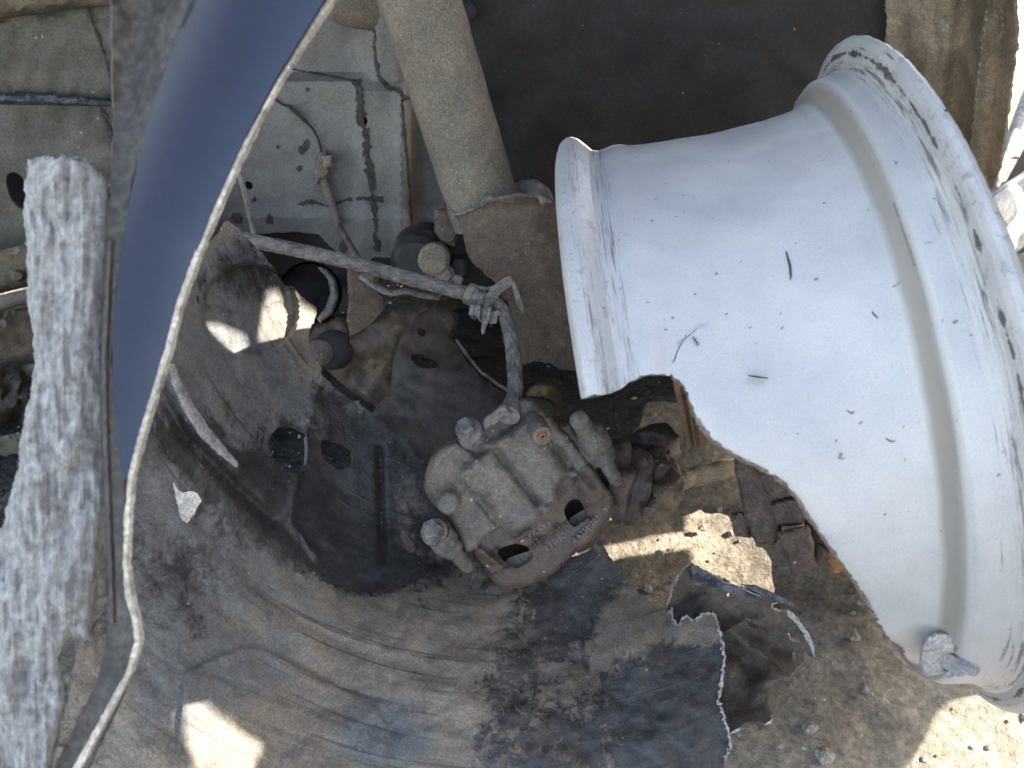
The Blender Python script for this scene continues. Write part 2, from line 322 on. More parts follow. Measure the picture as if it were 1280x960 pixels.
def sheet(name, outline, depth, mat, parent, holes=(), step=10, thick=.0025, back=None, rough=0, edge=0, edge_d=.004, crumple=None,
          dust=None, rim=None, angle=38, smooth=0, seed=1, bstep=None, extra=None, hsmooth=1, uvf=None, grey=None):
    o = smoothpoly(outline, smooth) if smooth else np.asarray(outline, float)
    o = resample(o, bstep or step * .6, rough, seed); H = [resample(smoothpoly(h, hsmooth), (bstep or step * .6), rough * .4, seed + 5) for h in holes]
    P, F = triang(o, H, step); u, v = P[:, 0], P[:, 1]
    d = depth(u, v) if callable(depth) else np.full(len(u), float(depth))
    if crumple: d = d + nz(u, v, crumple[1], seed * 3.7) * crumple[0]
    if edge:
        e = np.minimum(dist(P, o[::max(1, len(o) // 160)]), edge) / edge; d = d + edge_d * (1 - np.sqrt(np.maximum(0, 1 - (1 - e) ** 2)))
    if extra: d = extra(u, v, d)
    P3 = cv(u, v, d); V, Fc, fm = shell(P, F, P3, np.zeros(3), thick, back)
    uv = np.concatenate([P, P]) / 1000.
    if uvf is not None: uv = np.tile(uvf(u, v), (2, 1))
    at = None
    if dust is not None: at = np.tile(np.clip(dust(u, v), 0, 1), 2)
    o = link(name, toW(V), Fc, [mat, rim or mat], parent, uv, fmat=fm, attr=at, angle=angle)
    if grey is not None: o.data.attributes.new('grey', 'FLOAT', 'POINT').data.foreach_set('value', np.tile(grey(u, v), 2))
    return o
def frame(a, b):
    a = Vector(a); b = Vector(b); t = (b - a).normalized(); x = t.cross(Vector((0, 0, 1)) if abs(t.z) < .9 else Vector((1, 0, 0))).normalized()
    return a, t, x, t.cross(x)
def lathe(name, A, B, prof, mat, parent, seg=32, smooth=True, bump=0, angle=38, caps=True):
    """A,B world points; prof = [(radius, metres along A->B)]; closed by its own end points"""
    a, t, x, y = frame(A, B); V = []; F = []
    for i, (r, h) in enumerate(prof):
        for k in range(seg):
            q = 2 * math.pi * k / seg; rr = r * (1 + (noise.noise((math.cos(q) * 2, math.sin(q) * 2, h * 60)) * bump if bump else 0))
            V.append(tuple(a + t * h + (x * math.cos(q) + y * math.sin(q)) * rr))
    for i in range(len(prof) - 1):
        for k in range(seg): F.append((i * seg + k, i * seg + (k + 1) % seg, (i + 1) * seg + (k + 1) % seg, (i + 1) * seg + k))
    if caps and prof[0][0] > 1e-6: F.append(tuple(range(seg))[::-1])
    if caps and prof[-1][0] > 1e-6: F.append(tuple((len(prof) - 1) * seg + k for k in range(seg)))
    uv = [(k / seg, h) for r, h in prof for k in range(seg)]
    return link(name, V, F, mat, parent, uv, smooth, angle)
def catmull(P, n):
    P = [np.array(p, float) for p in P]; P = [2 * P[0] - P[1]] + P + [2 * P[-1] - P[-2]]; out = []
    for i in range(1, len(P) - 2):
        for j in range(n):
            t = j / n; a, b, c, d = P[i - 1:i + 3]
            out.append(.5 * ((2 * b) + (-a + c) * t + (2 * a - 5 * b + 4 * c - d) * t * t + (-a + 3 * b - 3 * c + d) * t ** 3))
    out.append(P[-2]); return np.array(out)
def tube(name, pts, r, mat, parent, seg=16, n=8, braid=0, twist=90, rfun=None, flat=1.):
    P = toW(catmull([cv(*p)[0] for p in pts], n)); V = []; F = []; N_ = len(P)
    T = np.gradient(P, axis=0); T /= np.linalg.norm(T, axis=1)[:, None]
    x = np.cross(T[0], (0, 0, 1.)); 
    if np.linalg.norm(x) < .1: x = np.cross(T[0], (1., 0, 0))
    L = 0
    for i in range(N_):
        x = x - T[i] * (x @ T[i]); x /= np.linalg.norm(x); y = np.cross(T[i], x)
        if i: L += np.linalg.norm(P[i] - P[i - 1])
        for k in range(seg):
            q = 2 * math.pi * k / seg; rr = (rfun(i / (N_ - 1)) if rfun else 1) * r
            if braid: rr *= 1 + braid * (abs(math.sin(4 * q + L * twist * 4)) - .5) + braid * .6 * (abs(math.sin(4 * q - L * twist * 2)) - .5)
            V.append(P[i] + (x * math.cos(q) + y * math.sin(q) * flat) * rr)
    for i in range(N_ - 1):
        for k in range(seg): F.append((i * seg + k, i * seg + (k + 1) % seg, (i + 1) * seg + (k + 1) % seg, (i + 1) * seg + k))
    F.append(tuple(range(seg))[::-1]); F.append(tuple((N_ - 1) * seg + k for k in range(seg)))
    return link(name, V, F, mat, parent, [(k / seg, i / N_) for i in range(N_) for k in range(seg)])
def boltset(name, p0, p1, r, mat, parent, hexr=None, flange=True):
    A, B = W(*p0), W(*p1); L = (B - A).length
    o = lathe(name, A, B, [(0, 0), (r * .80, 0), (r, r * .25), (r, r * .9), (r, r * 1.0)], mat, parent, 6, smooth=False)
    if flange: lathe('washer', A + (B - A) * 0, B, [(r * .9, r * .98), (r * 1.25, r * 1.0), (r * 1.28, r * 1.25), (r * .7, r * 1.3)], mat, o, 28)
    return o

# ------------------------------------------------------------------ setting: the ground
def gcoord(a, b, st, far):
    c = list(np.arange(a, b, st)); L = [a - x for x in far][::-1]; return np.array(L + c + [b + x for x in far])
far = [.05, .2, .5, 1, 2, 4, 8, 16, 32, 60]
gx = gcoord(-.9, 1.5, .009, far); gy = gcoord(.1, 1.7, .009, far)
X, Y = np.meshgrid(gx, gy); x, y = X.ravel(), Y.ravel()
near = np.exp(-np.maximum(0, np.hypot(x - .3, y - .7) - 1.0) * 3)
Z = np.array([noise.fractal((a * 9, b * 9, 0), .7, 2.1, 5) * .007 + noise.fractal((a * 50, b * 50, 3), .7, 2.1, 3) * .0022 for a, b in zip(x, y)]) * near - .010
nx, ny = len(gx), len(gy); I = np.arange(nx * ny).reshape(ny, nx)
F = np.stack([I[:-1, :-1], I[:-1, 1:], I[1:, 1:], I[1:, :-1]], -1).reshape(-1, 4)
ground = link('ground', np.c_[x, y, Z], F, 'ground'); tag(ground, kind='structure')
# dark sheet painted in for shaded ground behind the axle parts, 4 mm above it
def shade_sheet(cx, cy, rx, ry, seed, up=0.):
    n = 40; V = []; F = []
    for i in range(n):
        for k in range(64):
            q = 2 * math.pi * k / 64; rr = i / (n - 1) * (1 + .35 * noise.fractal((math.cos(q) * 1.5, math.sin(q) * 1.5, seed), .7, 2, 4))
            px, py = cx + rx * rr * math.cos(q), cy + ry * rr * math.sin(q)
            V.append((px, py, noise.fractal((px * 9, py * 9, 0), .7, 2.1, 5) * .007 + noise.fractal((px * 50, py * 50, 3), .7, 2.1, 3) * .0022 - .006 + up - (.012 if i == n - 1 else 0)))
    for i in range(n - 1):
        for k in range(64): F.append((i * 64 + k, i * 64 + (k + 1) % 64, (i + 1) * 64 + (k + 1) % 64, (i + 1) * 64 + k))
    o = link('oil_stain', V, F, 'oil'); tag(o, kind='structure')
shade_sheet(-.03, .83, .46, .27, 1)
shade_sheet(-.37, .55, .24, .20, 4, .004)  # darkens the ground seen through the liner holes
# pebbles, nobody could count them
V = []; F = []
ico = bmesh.new(); bmesh.ops.create_icosphere(ico, subdivisions=1, radius=1); iv = np.array([v.co[:] for v in ico.verts]); iF = [[v.index for v in f.verts] for f in ico.faces]; ico.free()
for i in range(2600):
    px, py = random.uniform(-.3, 1.2), random.uniform(.22, 1.3); s = .0012 + .0045 * random.random() ** 4
    q = iv * (1 + RNG.normal(size=(len(iv), 1)) * .13) * s * np.array([random.uniform(.7, 1.4), random.uniform(.7, 1.4), random.uniform(.5, .9)])
    z = noise.fractal((px * 9, py * 9, 0), .7, 2.1, 5) * .007 - .010
    o = len(V); V += (q + (px, py, z + s * .2)).tolist(); F += [[k + o for k in f] for f in iF]
tag(link('gravel', V, F, 'pebble', smooth=False), 'fine grit and small pebbles strewn over the dirt', 'gravel', kind='stuff')
def stone(u, v, s, lab, mat='pebble'):
    b = W(u, v, dground(v)); q = iv * (1 + RNG.normal(size=(len(iv), 1)) * .12) * s * np.array([1.2, 1, .7])
    bm = bmesh.new(); vs = [bm.verts.new(p) for p in q]
    for f in iF: bm.faces.new([vs[k] for k in f])
    bmesh.ops.subdivide_edges(bm, edges=bm.edges, cuts=1, smooth=.6); me = bpy.data.meshes.new('stone'); bm.to_mesh(me); bm.free(); me.materials.append(M[mat])
    o = bpy.data.objects.new('stone', me); COL.objects.link(o); o.location = (b.x, b.y, -.006); tag(o, lab, 'stone', 'loose stones on the dirt')
stone(1015, 905, .0055, 'small blue grey stone right of the torn flap tip')
stone(1078, 745, .006, 'pale stone just under the broken wheel edge')
stone(880, 655, .004, 'small pale stone in shade below the rubber boot')
stone(1033, 940, .007, 'dark stone at the bottom right of the torn flap')
stone(1070, 790, .005, 'small brown stone in the shade beneath the wheel')

# ------------------------------------------------------------------ the car body behind
body = thing('car_body_shell', 'dusty grey inner body panels of the car behind the strut, with cracked sealant', 'car body', (0, .9, 0))
YW = .84
sstep = lambda x, a, b: (lambda t: t * t * (3 - 2 * t))(np.clip((x - a) / (b - a), 0, 1))
def d_apron(u, v):
    d = dwall(v, YW) + .0 * u
    d = d - .012 * sstep(v, 103, 112) * sstep(u, 440, 452)           # swage under the upper seam
    d = d + .03 * sstep(u, 498, 530) - .02 * sstep(u, 466, 480) * 0
    d = d - .010 * np.exp(-((u - 505) / 10) ** 2) * sstep(v, 100, 115)
    d = d + .012 * (1 - sstep(v, 88, 100)) * (1 - sstep(u, 440, 470))
    d = d + .012 * (1 - sstep(u, 455, 475)) * (1 - sstep(v, 95, 105)) 
    d = d - .008 * sstep(v, 262, 272)
    return d
ap = sheet('apron_panel', [(230, -40), (560, -40), (570, 60), (575, 180), (575, 300), (545, 292), (520, 285), (498, 300), (488, 322), (470, 321), (455, 328), (430, 322), (412, 308), (398, 293), (370, 290), (310, 292), (240, 300)],
      d_apron, 'apron', body, holes=[[(443, 148), (449, 143), (458, 146), (460, 153), (455, 159), (447, 158)], [(305, 228), (312, 226), (317, 232), (314, 238), (307, 237)]], step=7, thick=.003, crumple=(.002, 60), rough=.4)
def ribbon(name, pts, wd, depth, mat, parent, rough=1.2, off=.0015, th=.002, seed=3, step=3):
    P = np.array(pts, float); n = len(P); L = []; Rr = []
    for i in range(n):
        t = P[min(i + 1, n - 1)] - P[max(i - 1, 0)]; t /= np.hypot(*t); nn = np.array([-t[1], t[0]]); w_ = wd[i] if isinstance(wd, (list, tuple)) else wd
        L.append(P[i] + nn * w_ / 2); Rr.append(P[i] - nn * w_ / 2)
    return sheet(name, L + Rr[::-1], (lambda u, v: depth(u, v) - off), mat, parent, step=step, thick=th, rough=rough, seed=seed)
ribbon('sealer_strip', [(446, 100), (450, 120), (451, 150), (457, 170), (459, 200), (464, 214), (465, 240), (468, 262), (470, 290), (472, 315)], [9, 11, 8, 7, 8, 13, 6, 5, 4, 5], d_apron, 'seal', body, seed=8)
ribbon('sealer_strip', [(466, 20), (468, 60), (472, 95), (480, 104), (500, 116), (512, 124)], [3, 3, 4, 5, 5, 4], d_apron, 'seal', body, .6)
ribbon('sealer_strip', [(360, 86), (400, 92), (444, 101)], [1.5, 1.8, 2], d_apron, 'seal', body, .3)
ribbon('sealer_strip', [(503, 125), (508, 180), (512, 230), (516, 285)], [2, 2.4, 2.2, 2], d_apron, 'seal', body, .4)
ribbon('sealer_strip', [(372, 255), (392, 253), (410, 258), (430, 250), (452, 248), (478, 250)], [4, 5, 3, 4, 2, 6], d_apron, 'seal', body, .9)
for (a, b, s_) in ((383, 180, 6), (377, 188, 5), (374, 210, 4), (318, 250, 3), (337, 274, 6), (296, 272, 8), (430, 306, 8), (347, 184, 2), (384, 112, 3)):
    sheet('dirt_patch', [(a + s_ * math.cos(q) * random.uniform(.5, 1.1), b + s_ * math.sin(q) * random.uniform(.6, 1.5)) for q in np.linspace(0, 6.28, 9)[:-1]], lambda u, v: d_apron(u, v) - .0012, 'seal', body, step=3, thick=.0008)
tag(body.children[-1], None)
# black backing added behind the panels to keep their holes dark
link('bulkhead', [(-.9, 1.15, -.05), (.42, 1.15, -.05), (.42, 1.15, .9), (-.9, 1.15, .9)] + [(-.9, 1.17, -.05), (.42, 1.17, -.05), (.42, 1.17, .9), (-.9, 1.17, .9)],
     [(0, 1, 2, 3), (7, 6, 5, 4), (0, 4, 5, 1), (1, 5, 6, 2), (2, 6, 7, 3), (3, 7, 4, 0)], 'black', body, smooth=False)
sheet('cavity_wall', [(200, -60), (560, -60), (570, 250), (520, 345), (440, 372), (330, 372), (230, 330)], lambda u, v: dwall(v, .90) - .03 * sstep(v, 290, 340), 'black', body, step=30, thick=.004)  # black sheet added so the apron openings look dark
# upper seam tube end and bushing at the top
lathe('tube_end', W(452, 8, .80), W(418, 0, .79), [(.0, -.03), (.02, -.03), (.022, 0), (.022, .02), (.019, .028), (.010, .031), (0, .032)], 'strut', body, bump=.06)

# left chassis rail with its panels
rail = thing('chassis_rail', 'dusty olive chassis rail panels at the far left, seen past the felt strip', 'car body', (-.5, .7, 0))
def dl(y): return lambda u, v: dwall(v, y) + .04 * (u - 100) / 300
sheet('upper_panel', [(-60, 32), (110, 10), (160, 4), (180, 125), (-60, 112)], dl(.74), 'rail', rail, step=8, back=.01, crumple=(.003, 50), edge=4, edge_d=.003)
sheet('top_beam', [(-60, -60), (260, -60), (260, 0), (100, 8), (-60, 34)], dl(.72), 'railbrown', rail, step=10, back=.03, crumple=(.003, 70), edge=5, edge_d=.006)
ribbon('panel_seam', [(108, 8), (120, 40), (132, 76), (139, 105)], [2, 2.4, 2, 2], dl(.74), 'seal', rail, .5, off=.003)
ribbon('lower_flange', [(-20, 122), (40, 123), (90, 126), (150, 130)], [6, 7, 6, 5], dl(.74), 'bluegrey', rail, .8, off=.008, th=.004)
sheet('lower_panel', [(-60, 130), (200, 134), (260, 300), (200, 330), (-60, 330)], dl(.76), 'rail', rail, holes=[[(6, 222), (14, 214), (26, 218), (34, 235), (38, 262), (24, 262), (12, 248)]], step=8, thick=.004, crumple=(.004, 60))
sheet('cavity_wall', [(-60, 180), (60, 180), (60, 320), (-60, 320)], dl(.82), 'black', rail, step=30, thick=.004)  # black sheet that darkens the hole in the lower panel
ribbon('panel_seam', [(125, 132), (136, 160), (141, 190), (140, 205)], [3, 5, 3, 2], dl(.76), 'seal', rail, 1, off=.002)
sheet('beam', [(-60, 330), (20, 308), (80, 290), (200, 280), (200, 350), (60, 352), (-60, 382)], dl(.70), 'railbrown', rail, step=8, back=.03, edge=7, edge_d=.01, crumple=(.002, 40))
for (a, b) in ((22, 345), (58, 330)):
    lathe('spot_bolt', W(a, b, dwall(b, .70) - .02), W(a, b, dwall(b, .70) + .03), [(0, 0), (.004, 0), (.006, .003), (.007, .04)], 'railbrown', rail, 20)
tube('brake_pipe', [(-60, 392, .80), (-10, 382, .78), (30, 372, .77), (120, 360, .76)], .0075, 'brown', rail)
sheet('lower_bracket', [(-60, 400), (60, 378), (90, 420), (60, 470), (30, 480), (-60, 500)], dl(.64), 'brown', rail, step=8, back=.02, edge=8, edge_d=.01, crumple=(.006, 40), holes=[[(-2, 402), (4, 398), (9, 404), (5, 412)]])
sheet('inner_plate', [(-60, 470), (70, 450), (130, 480), (150, 560), (120, 700), (60, 800), (-60, 780)], dl(.60), 'arm', rail, step=8, back=.02, crumple=(.02, 45), edge=8, edge_d=.01)
sheet('inner_plate', [(-60, 560), (24, 540), (50, 600), (30, 690), (-60, 720)], dl(.55), 'rail', rail, step=8, back=.02, crumple=(.01, 40), edge=8, edge_d=.01)
sheet('side_plate', [(60, 360), (300, 300), (330, 520), (160, 960), (-60, 960), (40, 640)], dl(.68), 'arm', rail, step=14, back=.02, crumple=(.01, 60))

# wheelhouse liner behind: big dark panel with a push clip, folding to brown plastic at the right
wl = thing('wheelhouse_liner', 'dark scuffed plastic wheelhouse liner behind the strut and wheel, brown folds at its right', 'wheel liner', (.3, .85, 0))
def d_dark(u, v): return dwall(v, .80) - .05 * np.clip((u - 800) / 300, 0, 2) ** 2 * .6 + .004 * np.sin(u / 60.)
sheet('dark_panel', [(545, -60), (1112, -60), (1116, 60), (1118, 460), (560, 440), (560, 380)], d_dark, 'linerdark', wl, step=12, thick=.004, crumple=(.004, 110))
lathe('push_clip', W(585, 14, .735), W(585, 14, .80), [(0, 0), (.006, 0), (.0085, .0012), (.009, .003), (.009, .03)], 'linerdark', wl, 28)
def d_fold(u, v):
    t = u - 1110; b = .735 - .10 * np.clip(t / 150, 0, 2); b = b * dwall(v, .8) / dwall(100, .8)
    u2 = u + (v - 100) * .12
    return b + .012 * np.sin(t / 9.) * (t < 60) * .25 + .018 * np.exp(-((u2 - 1195) / 13) ** 2) - .012 * np.exp(-((u2 - 1222) / 6) ** 2) + .008 * np.exp(-((u2 - 1245) / 9) ** 2) + .004 * nz(u, v, 35, 9)
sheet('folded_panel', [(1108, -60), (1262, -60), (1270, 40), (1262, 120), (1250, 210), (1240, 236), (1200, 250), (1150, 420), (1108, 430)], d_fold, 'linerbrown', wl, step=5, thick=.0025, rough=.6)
# pale plastic trim lit by the sun, beyond
tr = thing('white_trim_piece', 'bright white broken trim lying in the sun at the right edge behind the wheel', 'trim', W(1290, 260, .9))
sheet('trim_shell', [(1236, 250), (1262, 232), (1340, 190), (1360, 300), (1290, 300), (1268, 318), (1255, 290)], lambda u, v: .80 + .0014 * (u - 1236) + .015 * np.sin((v - u * .5) / 14.), 'white', tr, step=6, back=.03, edge=5, edge_d=.01)
tube('trim_rib', [(1240, 236, .84), (1262, 180, .86), (1284, 120, .90), (1310, 60, .95)], .006, 'white', tr)
tube('trim_rib', [(1238, 246, .83), (1262, 230, .84), (1300, 205, .84)], .003, 'white', tr)
sheet('rubber_plug', [(1262, 322), (1290, 312), (1300, 345), (1272, 350)], .84, 'rubber', tr, step=5, back=.02)

# ------------------------------------------------------------------ strut and its bracket
st = thing('suspension_strut', 'thick dust caked strut tube leaning into a rusty clamp bracket', 'strut', W(640, 430, .74))
A = W(516, -30, .635); B = W(606, 262, .725); L = (B - A).length
lathe('strut_tube', A, B, [(0, -.05), (.0335, -.05)] + [(.0335 + .0002 * math.sin(i), -.04 + i * (L + .05) / 40) for i in range(41)] + [(0, L + .02)], 'strut', st, 72, bump=.02)
def d_brk(u, v):
    c = 648 + (v - 250) * .22; t = np.clip((u - c) / 92, -1, 1); return .672 + .055 * (1 - np.sqrt(1 - .92 * t * t)) + (v - 250) / 215 * .03 - .006 * np.exp(-((v - (262 - 14 * np.cos((u - 640) / 60))) / 5) ** 2)
sheet('clamp_bracket', [(560, 262), (566, 268), (580, 264), (600, 256), (622, 246), (650, 241), (672, 244), (690, 252), (740, 262), (770, 380), (760, 470), (735, 466), (700, 462), (690, 455), (668, 452), (655, 455), (650, 445), (642, 425), (640, 402), (634, 372), (616, 350), (600, 338), (586, 322), (578, 290), (572, 274)],
      d_brk, 'bracket', st, step=6, thick=.005, edge=3, edge_d=.002, rough=.5, crumple=(.002, 30))
ribbon('clamp_lip', [(560, 264), (568, 268), (582, 265), (602, 256), (624, 247), (650, 242), (674, 245), (690, 252)], [4, 4, 3, 3, 3, 3, 3, 3], d_brk, 'clip', st, .3, off=.002, th=.005, step=2.5)
sheet('rear_clamp', [(640, 232), (652, 225), (670, 224), (686, 234), (694, 252), (670, 250), (645, 244)], lambda u, v: .735 + .02 * ((u - 665) / 30) ** 2, 'clip', st, step=5, back=.03, edge=3)

# ------------------------------------------------------------------ parts in the gloom behind
bs = thing('control_arm_bushing', 'black rubber bushing with a beige cap under the strut bracket', 'bushing', W(530, 330, .80))
lathe('rubber_body', W(522, 330, .735), W(538, 306, .82), [(0, 0), (.020, 0), (.026, .006), (.027, .012), (.024, .016), (.030, .022), (.031, .04), (.027, .048), (.030, .055), (.028, .07), (0, .072)], 'rubber', bs, 40, bump=.04)
lathe('end_cap', W(542, 326, .715), W(545, 318, .76), [(0, 0), (.012, .0005), (.0148, .003), (.015, .012), (.015, .03)], 'beige', bs, 32)
sheet('boot_lobe', [(566, 318), (582, 316), (590, 326), (588, 346), (576, 352), (560, 342), (558, 328)], .735, 'rubber', bs, step=5, back=.02, edge=9, edge_d=.012, smooth=1)
boltset('nut', (556, 344, .722), (556, 340, .78), .0075, 'bolt', bs)
boltset('nut', (573, 350, .715), (574, 340, .76), .0050, 'beige', bs, flange=False)
sheet('mount_lug', [(543, 262), (560, 258), (574, 268), (574, 288), (568, 308), (552, 304), (543, 290)], .735, 'bracket', bs, step=4, back=.02, edge=4)

cr = thing('spring_cup', 'dark open steel cup with a curled rim behind the hanging hose', 'bracket', W(390, 400, .80))
def dcup(u, v): return .79 + .0 * u
ring = [(396, 334), (408, 335), (420, 350), (423, 372), (416, 392), (400, 404), (396, 398), (407, 384), (413, 366), (410, 350), (402, 340)]
sheet('cup_rim', ring, .772, 'pin', cr, step=3, back=.012, edge=4, edge_d=.003)
lathe('cup_wall', W(388, 366, .775), W(392, 362, .86), [(.031, 0), (.030, .05), (.0, .052), (0, .05), (.027, .048), (.0285, 0)], 'black', cr, 36, caps=False)  # near-black colour stands for the shade inside the cup
sheet('hanger_plate', [(433, 330), (452, 340), (462, 352), (478, 372), (481, 386), (468, 400), (452, 414), (438, 421), (434, 400), (436, 370)], lambda u, v: .755 + (u - 435) * .0003, 'bracket', cr, step=4, thick=.003, edge=3, edge_d=.001, rough=.6)
la = thing('lower_arm', 'thick dark rusty suspension arm with a pinkish bushing at its left end', 'suspension arm', W(460, 440, .8))
sheet('arm_casting', [(386, 420), (400, 402), (425, 392), (445, 398), (470, 396), (498, 380), (545, 372), (575, 384), (540, 400), (510, 425), (496, 460), (500, 500), (470, 508), (440, 490), (412, 466), (395, 448)], lambda u, v: .78 - .02 * np.exp(-((v - 430 + (u - 450) * .35) / 30) ** 2), 'brown', la, step=5, back=.05, edge=14, edge_d=.015, crumple=(.006, 30), rough=.4)
lathe('bushing_sleeve', W(400, 441, .735), W(396, 438, .80), [(0, 0), (.009, 0), (.0125, .002), (.0135, .01), (.0135, .04), (.017, .04), (.018, .06)], 'hub', la, 32, bump=.05)
lathe('bushing_collar', W(418, 438, .755), W(414, 436, .80), [(.013, -.004), (.019, 0), (.020, .012), (.018, .03), (.0, .03)], 'rubber', la, 32)
tube('loose_strap', [(452, 345, .73), (470, 358, .72), (488, 366, .715), (508, 364, .715), (522, 368, .72), (548, 372, .73)], .0038, 'clip', la, flat=.6)

ka = thing('pressed_arm', 'dark pressed steel arm with a round hole and a slot beside the brake hose', 'suspension arm', W(540, 520, .72))
kd = tps([(500, 420, .735), (490, 490, .72), (560, 395, .745), (600, 465, .70), (560, 560, .68), (650, 520, .675), (520, 450, .722), (470, 520, .71), (560, 450, .712)])
sheet('arm_plate', [(488, 490), (490, 460), (492, 448), (500, 424), (508, 410), (525, 391), (545, 382), (562, 386), (574, 394), (572, 406), (566, 418), (573, 428), (582, 441), (600, 464), (622, 480), (645, 494), (672, 520), (680, 560), (600, 580), (540, 585), (500, 560), (462, 524), (470, 508)], kd, 'arm', ka,
      holes=[[(521, 411), (528, 409), (534, 414), (532, 420), (524, 421)], [(512, 446), (520, 441), (535, 444), (549, 452), (548, 459), (533, 462), (517, 456)]], step=5, thick=.004, edge=5, edge_d=.006, crumple=(.003, 40), extra=lambda u, v, d: d + .01 * sstep(u, 560, 590) * (1 - sstep(v, 400, 430)))
ribbon('arm_lip', [(570, 424), (582, 441), (600, 464), (622, 480), (645, 494)], 3, lambda u, v: kd(u, v), 'clip', ka, .3, off=.001, th=.004)

# ------------------------------------------------------------------ brake line, its clip and wire
hs = thing('brake_hose', 'dusty braided brake hose running to a steel clip then down to the caliper', 'brake hose', W(640, 500, .62))
tube('upper_hose', [(285, 292, .66), (300, 298, .66), (350, 308, .665), (400, 319, .67), (450, 331, .67), (500, 345, .665), (545, 357, .66), (590, 369, .655)], .0058, 'hose', hs, 32, 34, .14, 60)
tube('lower_hose', [(598, 384, .648), (612, 378, .645), (626, 386, .642), (634, 402, .636), (640, 430, .628), (643, 460, .618), (644, 485, .61), (640, 505, .603), (632, 516, .60)], .0058, 'hose', hs, 32, 26, .14, 60)
lathe('crimp_sleeve', W(583, 366, .652), W(606, 376, .650), [(0, 0), (.0075, 0), (.0092, .0008), (.0092, .0065), (.0078, .008), (.0078, .018), (0, .018)], 'clip', hs, 32)
lathe('crimp_nut', W(591, 386, .646), W(618, 391, .640), [(0, 0), (.0085, 0), (.0085, .0035), (.007, .004), (.007, .007), (.0095, .0075), (.0095, .010), (.0065, .0105), (.0065, .016), (.0095, .0165), (.0095, .019), (0, .02)], 'bolt', hs, 6, smooth=False)
clip = thing('hose_clip', 'bent steel hose clip with two prongs gripping the hose above the caliper', 'hose clip', W(615, 400, .64))
cd = tps([(560, 356, .66), (600, 358, .65), (637, 347, .642), (655, 390, .655), (605, 415, .632), (610, 375, .636), (640, 365, .65)])
sheet('clip_plate', [(606, 378), (610, 364), (620, 354), (630, 348), (637, 344), (641, 350), (640, 357), (632, 362), (624, 368), (622, 376), (618, 386), (612, 396), (608, 408), (605, 418), (601, 416), (602, 402), (604, 390)], cd, 'clip', clip, step=2.5, thick=.003, smooth=1)
sheet('clip_prong', [(639, 352), (643, 352), (650, 370), (655, 384), (654, 392), (650, 392), (650, 386), (647, 384), (645, 378), (641, 362)], lambda u, v: .644 + .0003 * (v - 350), 'clip', clip, step=2.5, thick=.003)
sheet('clip_arm', [(592, 354), (598, 357), (608, 359), (620, 356), (618, 361), (604, 364), (594, 361)], .650, 'clip', clip, step=2.5, thick=.003)
sheet('clip_tab', [(624, 366), (638, 361), (638, 374), (632, 375), (626, 372)], .652, 'bracket', clip, step=2.5, thick=.003)
sheet('clip_collar', [(612, 390), (622, 388), (636, 390), (638, 396), (636, 402), (633, 396), (622, 394), (620, 404), (612, 405), (608, 398)], lambda u, v: .632 + .01 * ((u - 622) / 15) ** 2, 'clip', clip, step=2, thick=.002)

wr = thing('sensor_wire', 'thin dark sensor wire with a crusty connector hanging on the grey panel', 'wire', W(400, 200, .82))
dw = lambda u, v: float(d_apron(np.array([u]), np.array([v]))[0])
wp = lambda L, o: [(a, b, dw(a, b) - o) for a, b in L]
tube('wire', wp([(330, 110), (352, 130), (364, 134), (378, 148), (390, 160), (398, 175), (403, 195)], .006), .0014, 'rubber', wr, 8, 6)
tube('wire', wp([(362, 133), (372, 142), (384, 153)], .012), .0022, 'rubber', wr, 8, 6)
sheet('connector', [(396, 196), (402, 190), (410, 193), (414, 200), (413, 212), (408, 226), (402, 224), (396, 230), (392, 222), (395, 208)], lambda u, v: d_apron(u, v) - .02, 'strut', wr, step=3, back=.016, edge=4, edge_d=.004, rough=1)
sheet('connector_cap', [(402, 195), (414, 194), (416, 208), (406, 212)], lambda u, v: d_apron(u, v) - .024, 'beige', wr, step=3, back=.016, edge=2, edge_d=.003)
tube('conduit', wp([(404, 222), (410, 240), (417, 262), (424, 282)], .012), .0048, 'strut', wr, 12, 8)
tube('conduit', [(424, 282, .80), (433, 298, .78), (446, 320, .745), (456, 338, .73), (470, 350, .72)], .0034, 'brown', wr, 10, 8)
rd = thing('thin_rod', 'short thin steel rod standing against the grey panel left of the wire', 'rod', W(318, 296, .84))
tube('rod', [(298, 212, .80), (308, 250, .80), (320, 300, .78)], .0028, 'clip', rd, 10, 6)

gb = thing('gold_bracket', 'small gold coloured looped bracket behind the top of the caliper', 'bracket', W(690, 540, .66))
sheet('loop_strap', [(655, 496), (662, 484), (672, 479), (686, 478), (697, 482), (703, 492), (704, 510), (702, 532), (698, 552), (694, 552), (696, 520), (694, 506), (684, 500), (668, 498)], lambda u, v: .655 + .02 * ((u - 680) / 30) ** 2, 'brass', gb, step=3, back=.010, edge=4, edge_d=.006, smooth=1)
sheet('loop_back', [(665, 498), (690, 500), (697, 512), (695, 560), (670, 530)], .668, 'brass', gb, step=5, back=.003)
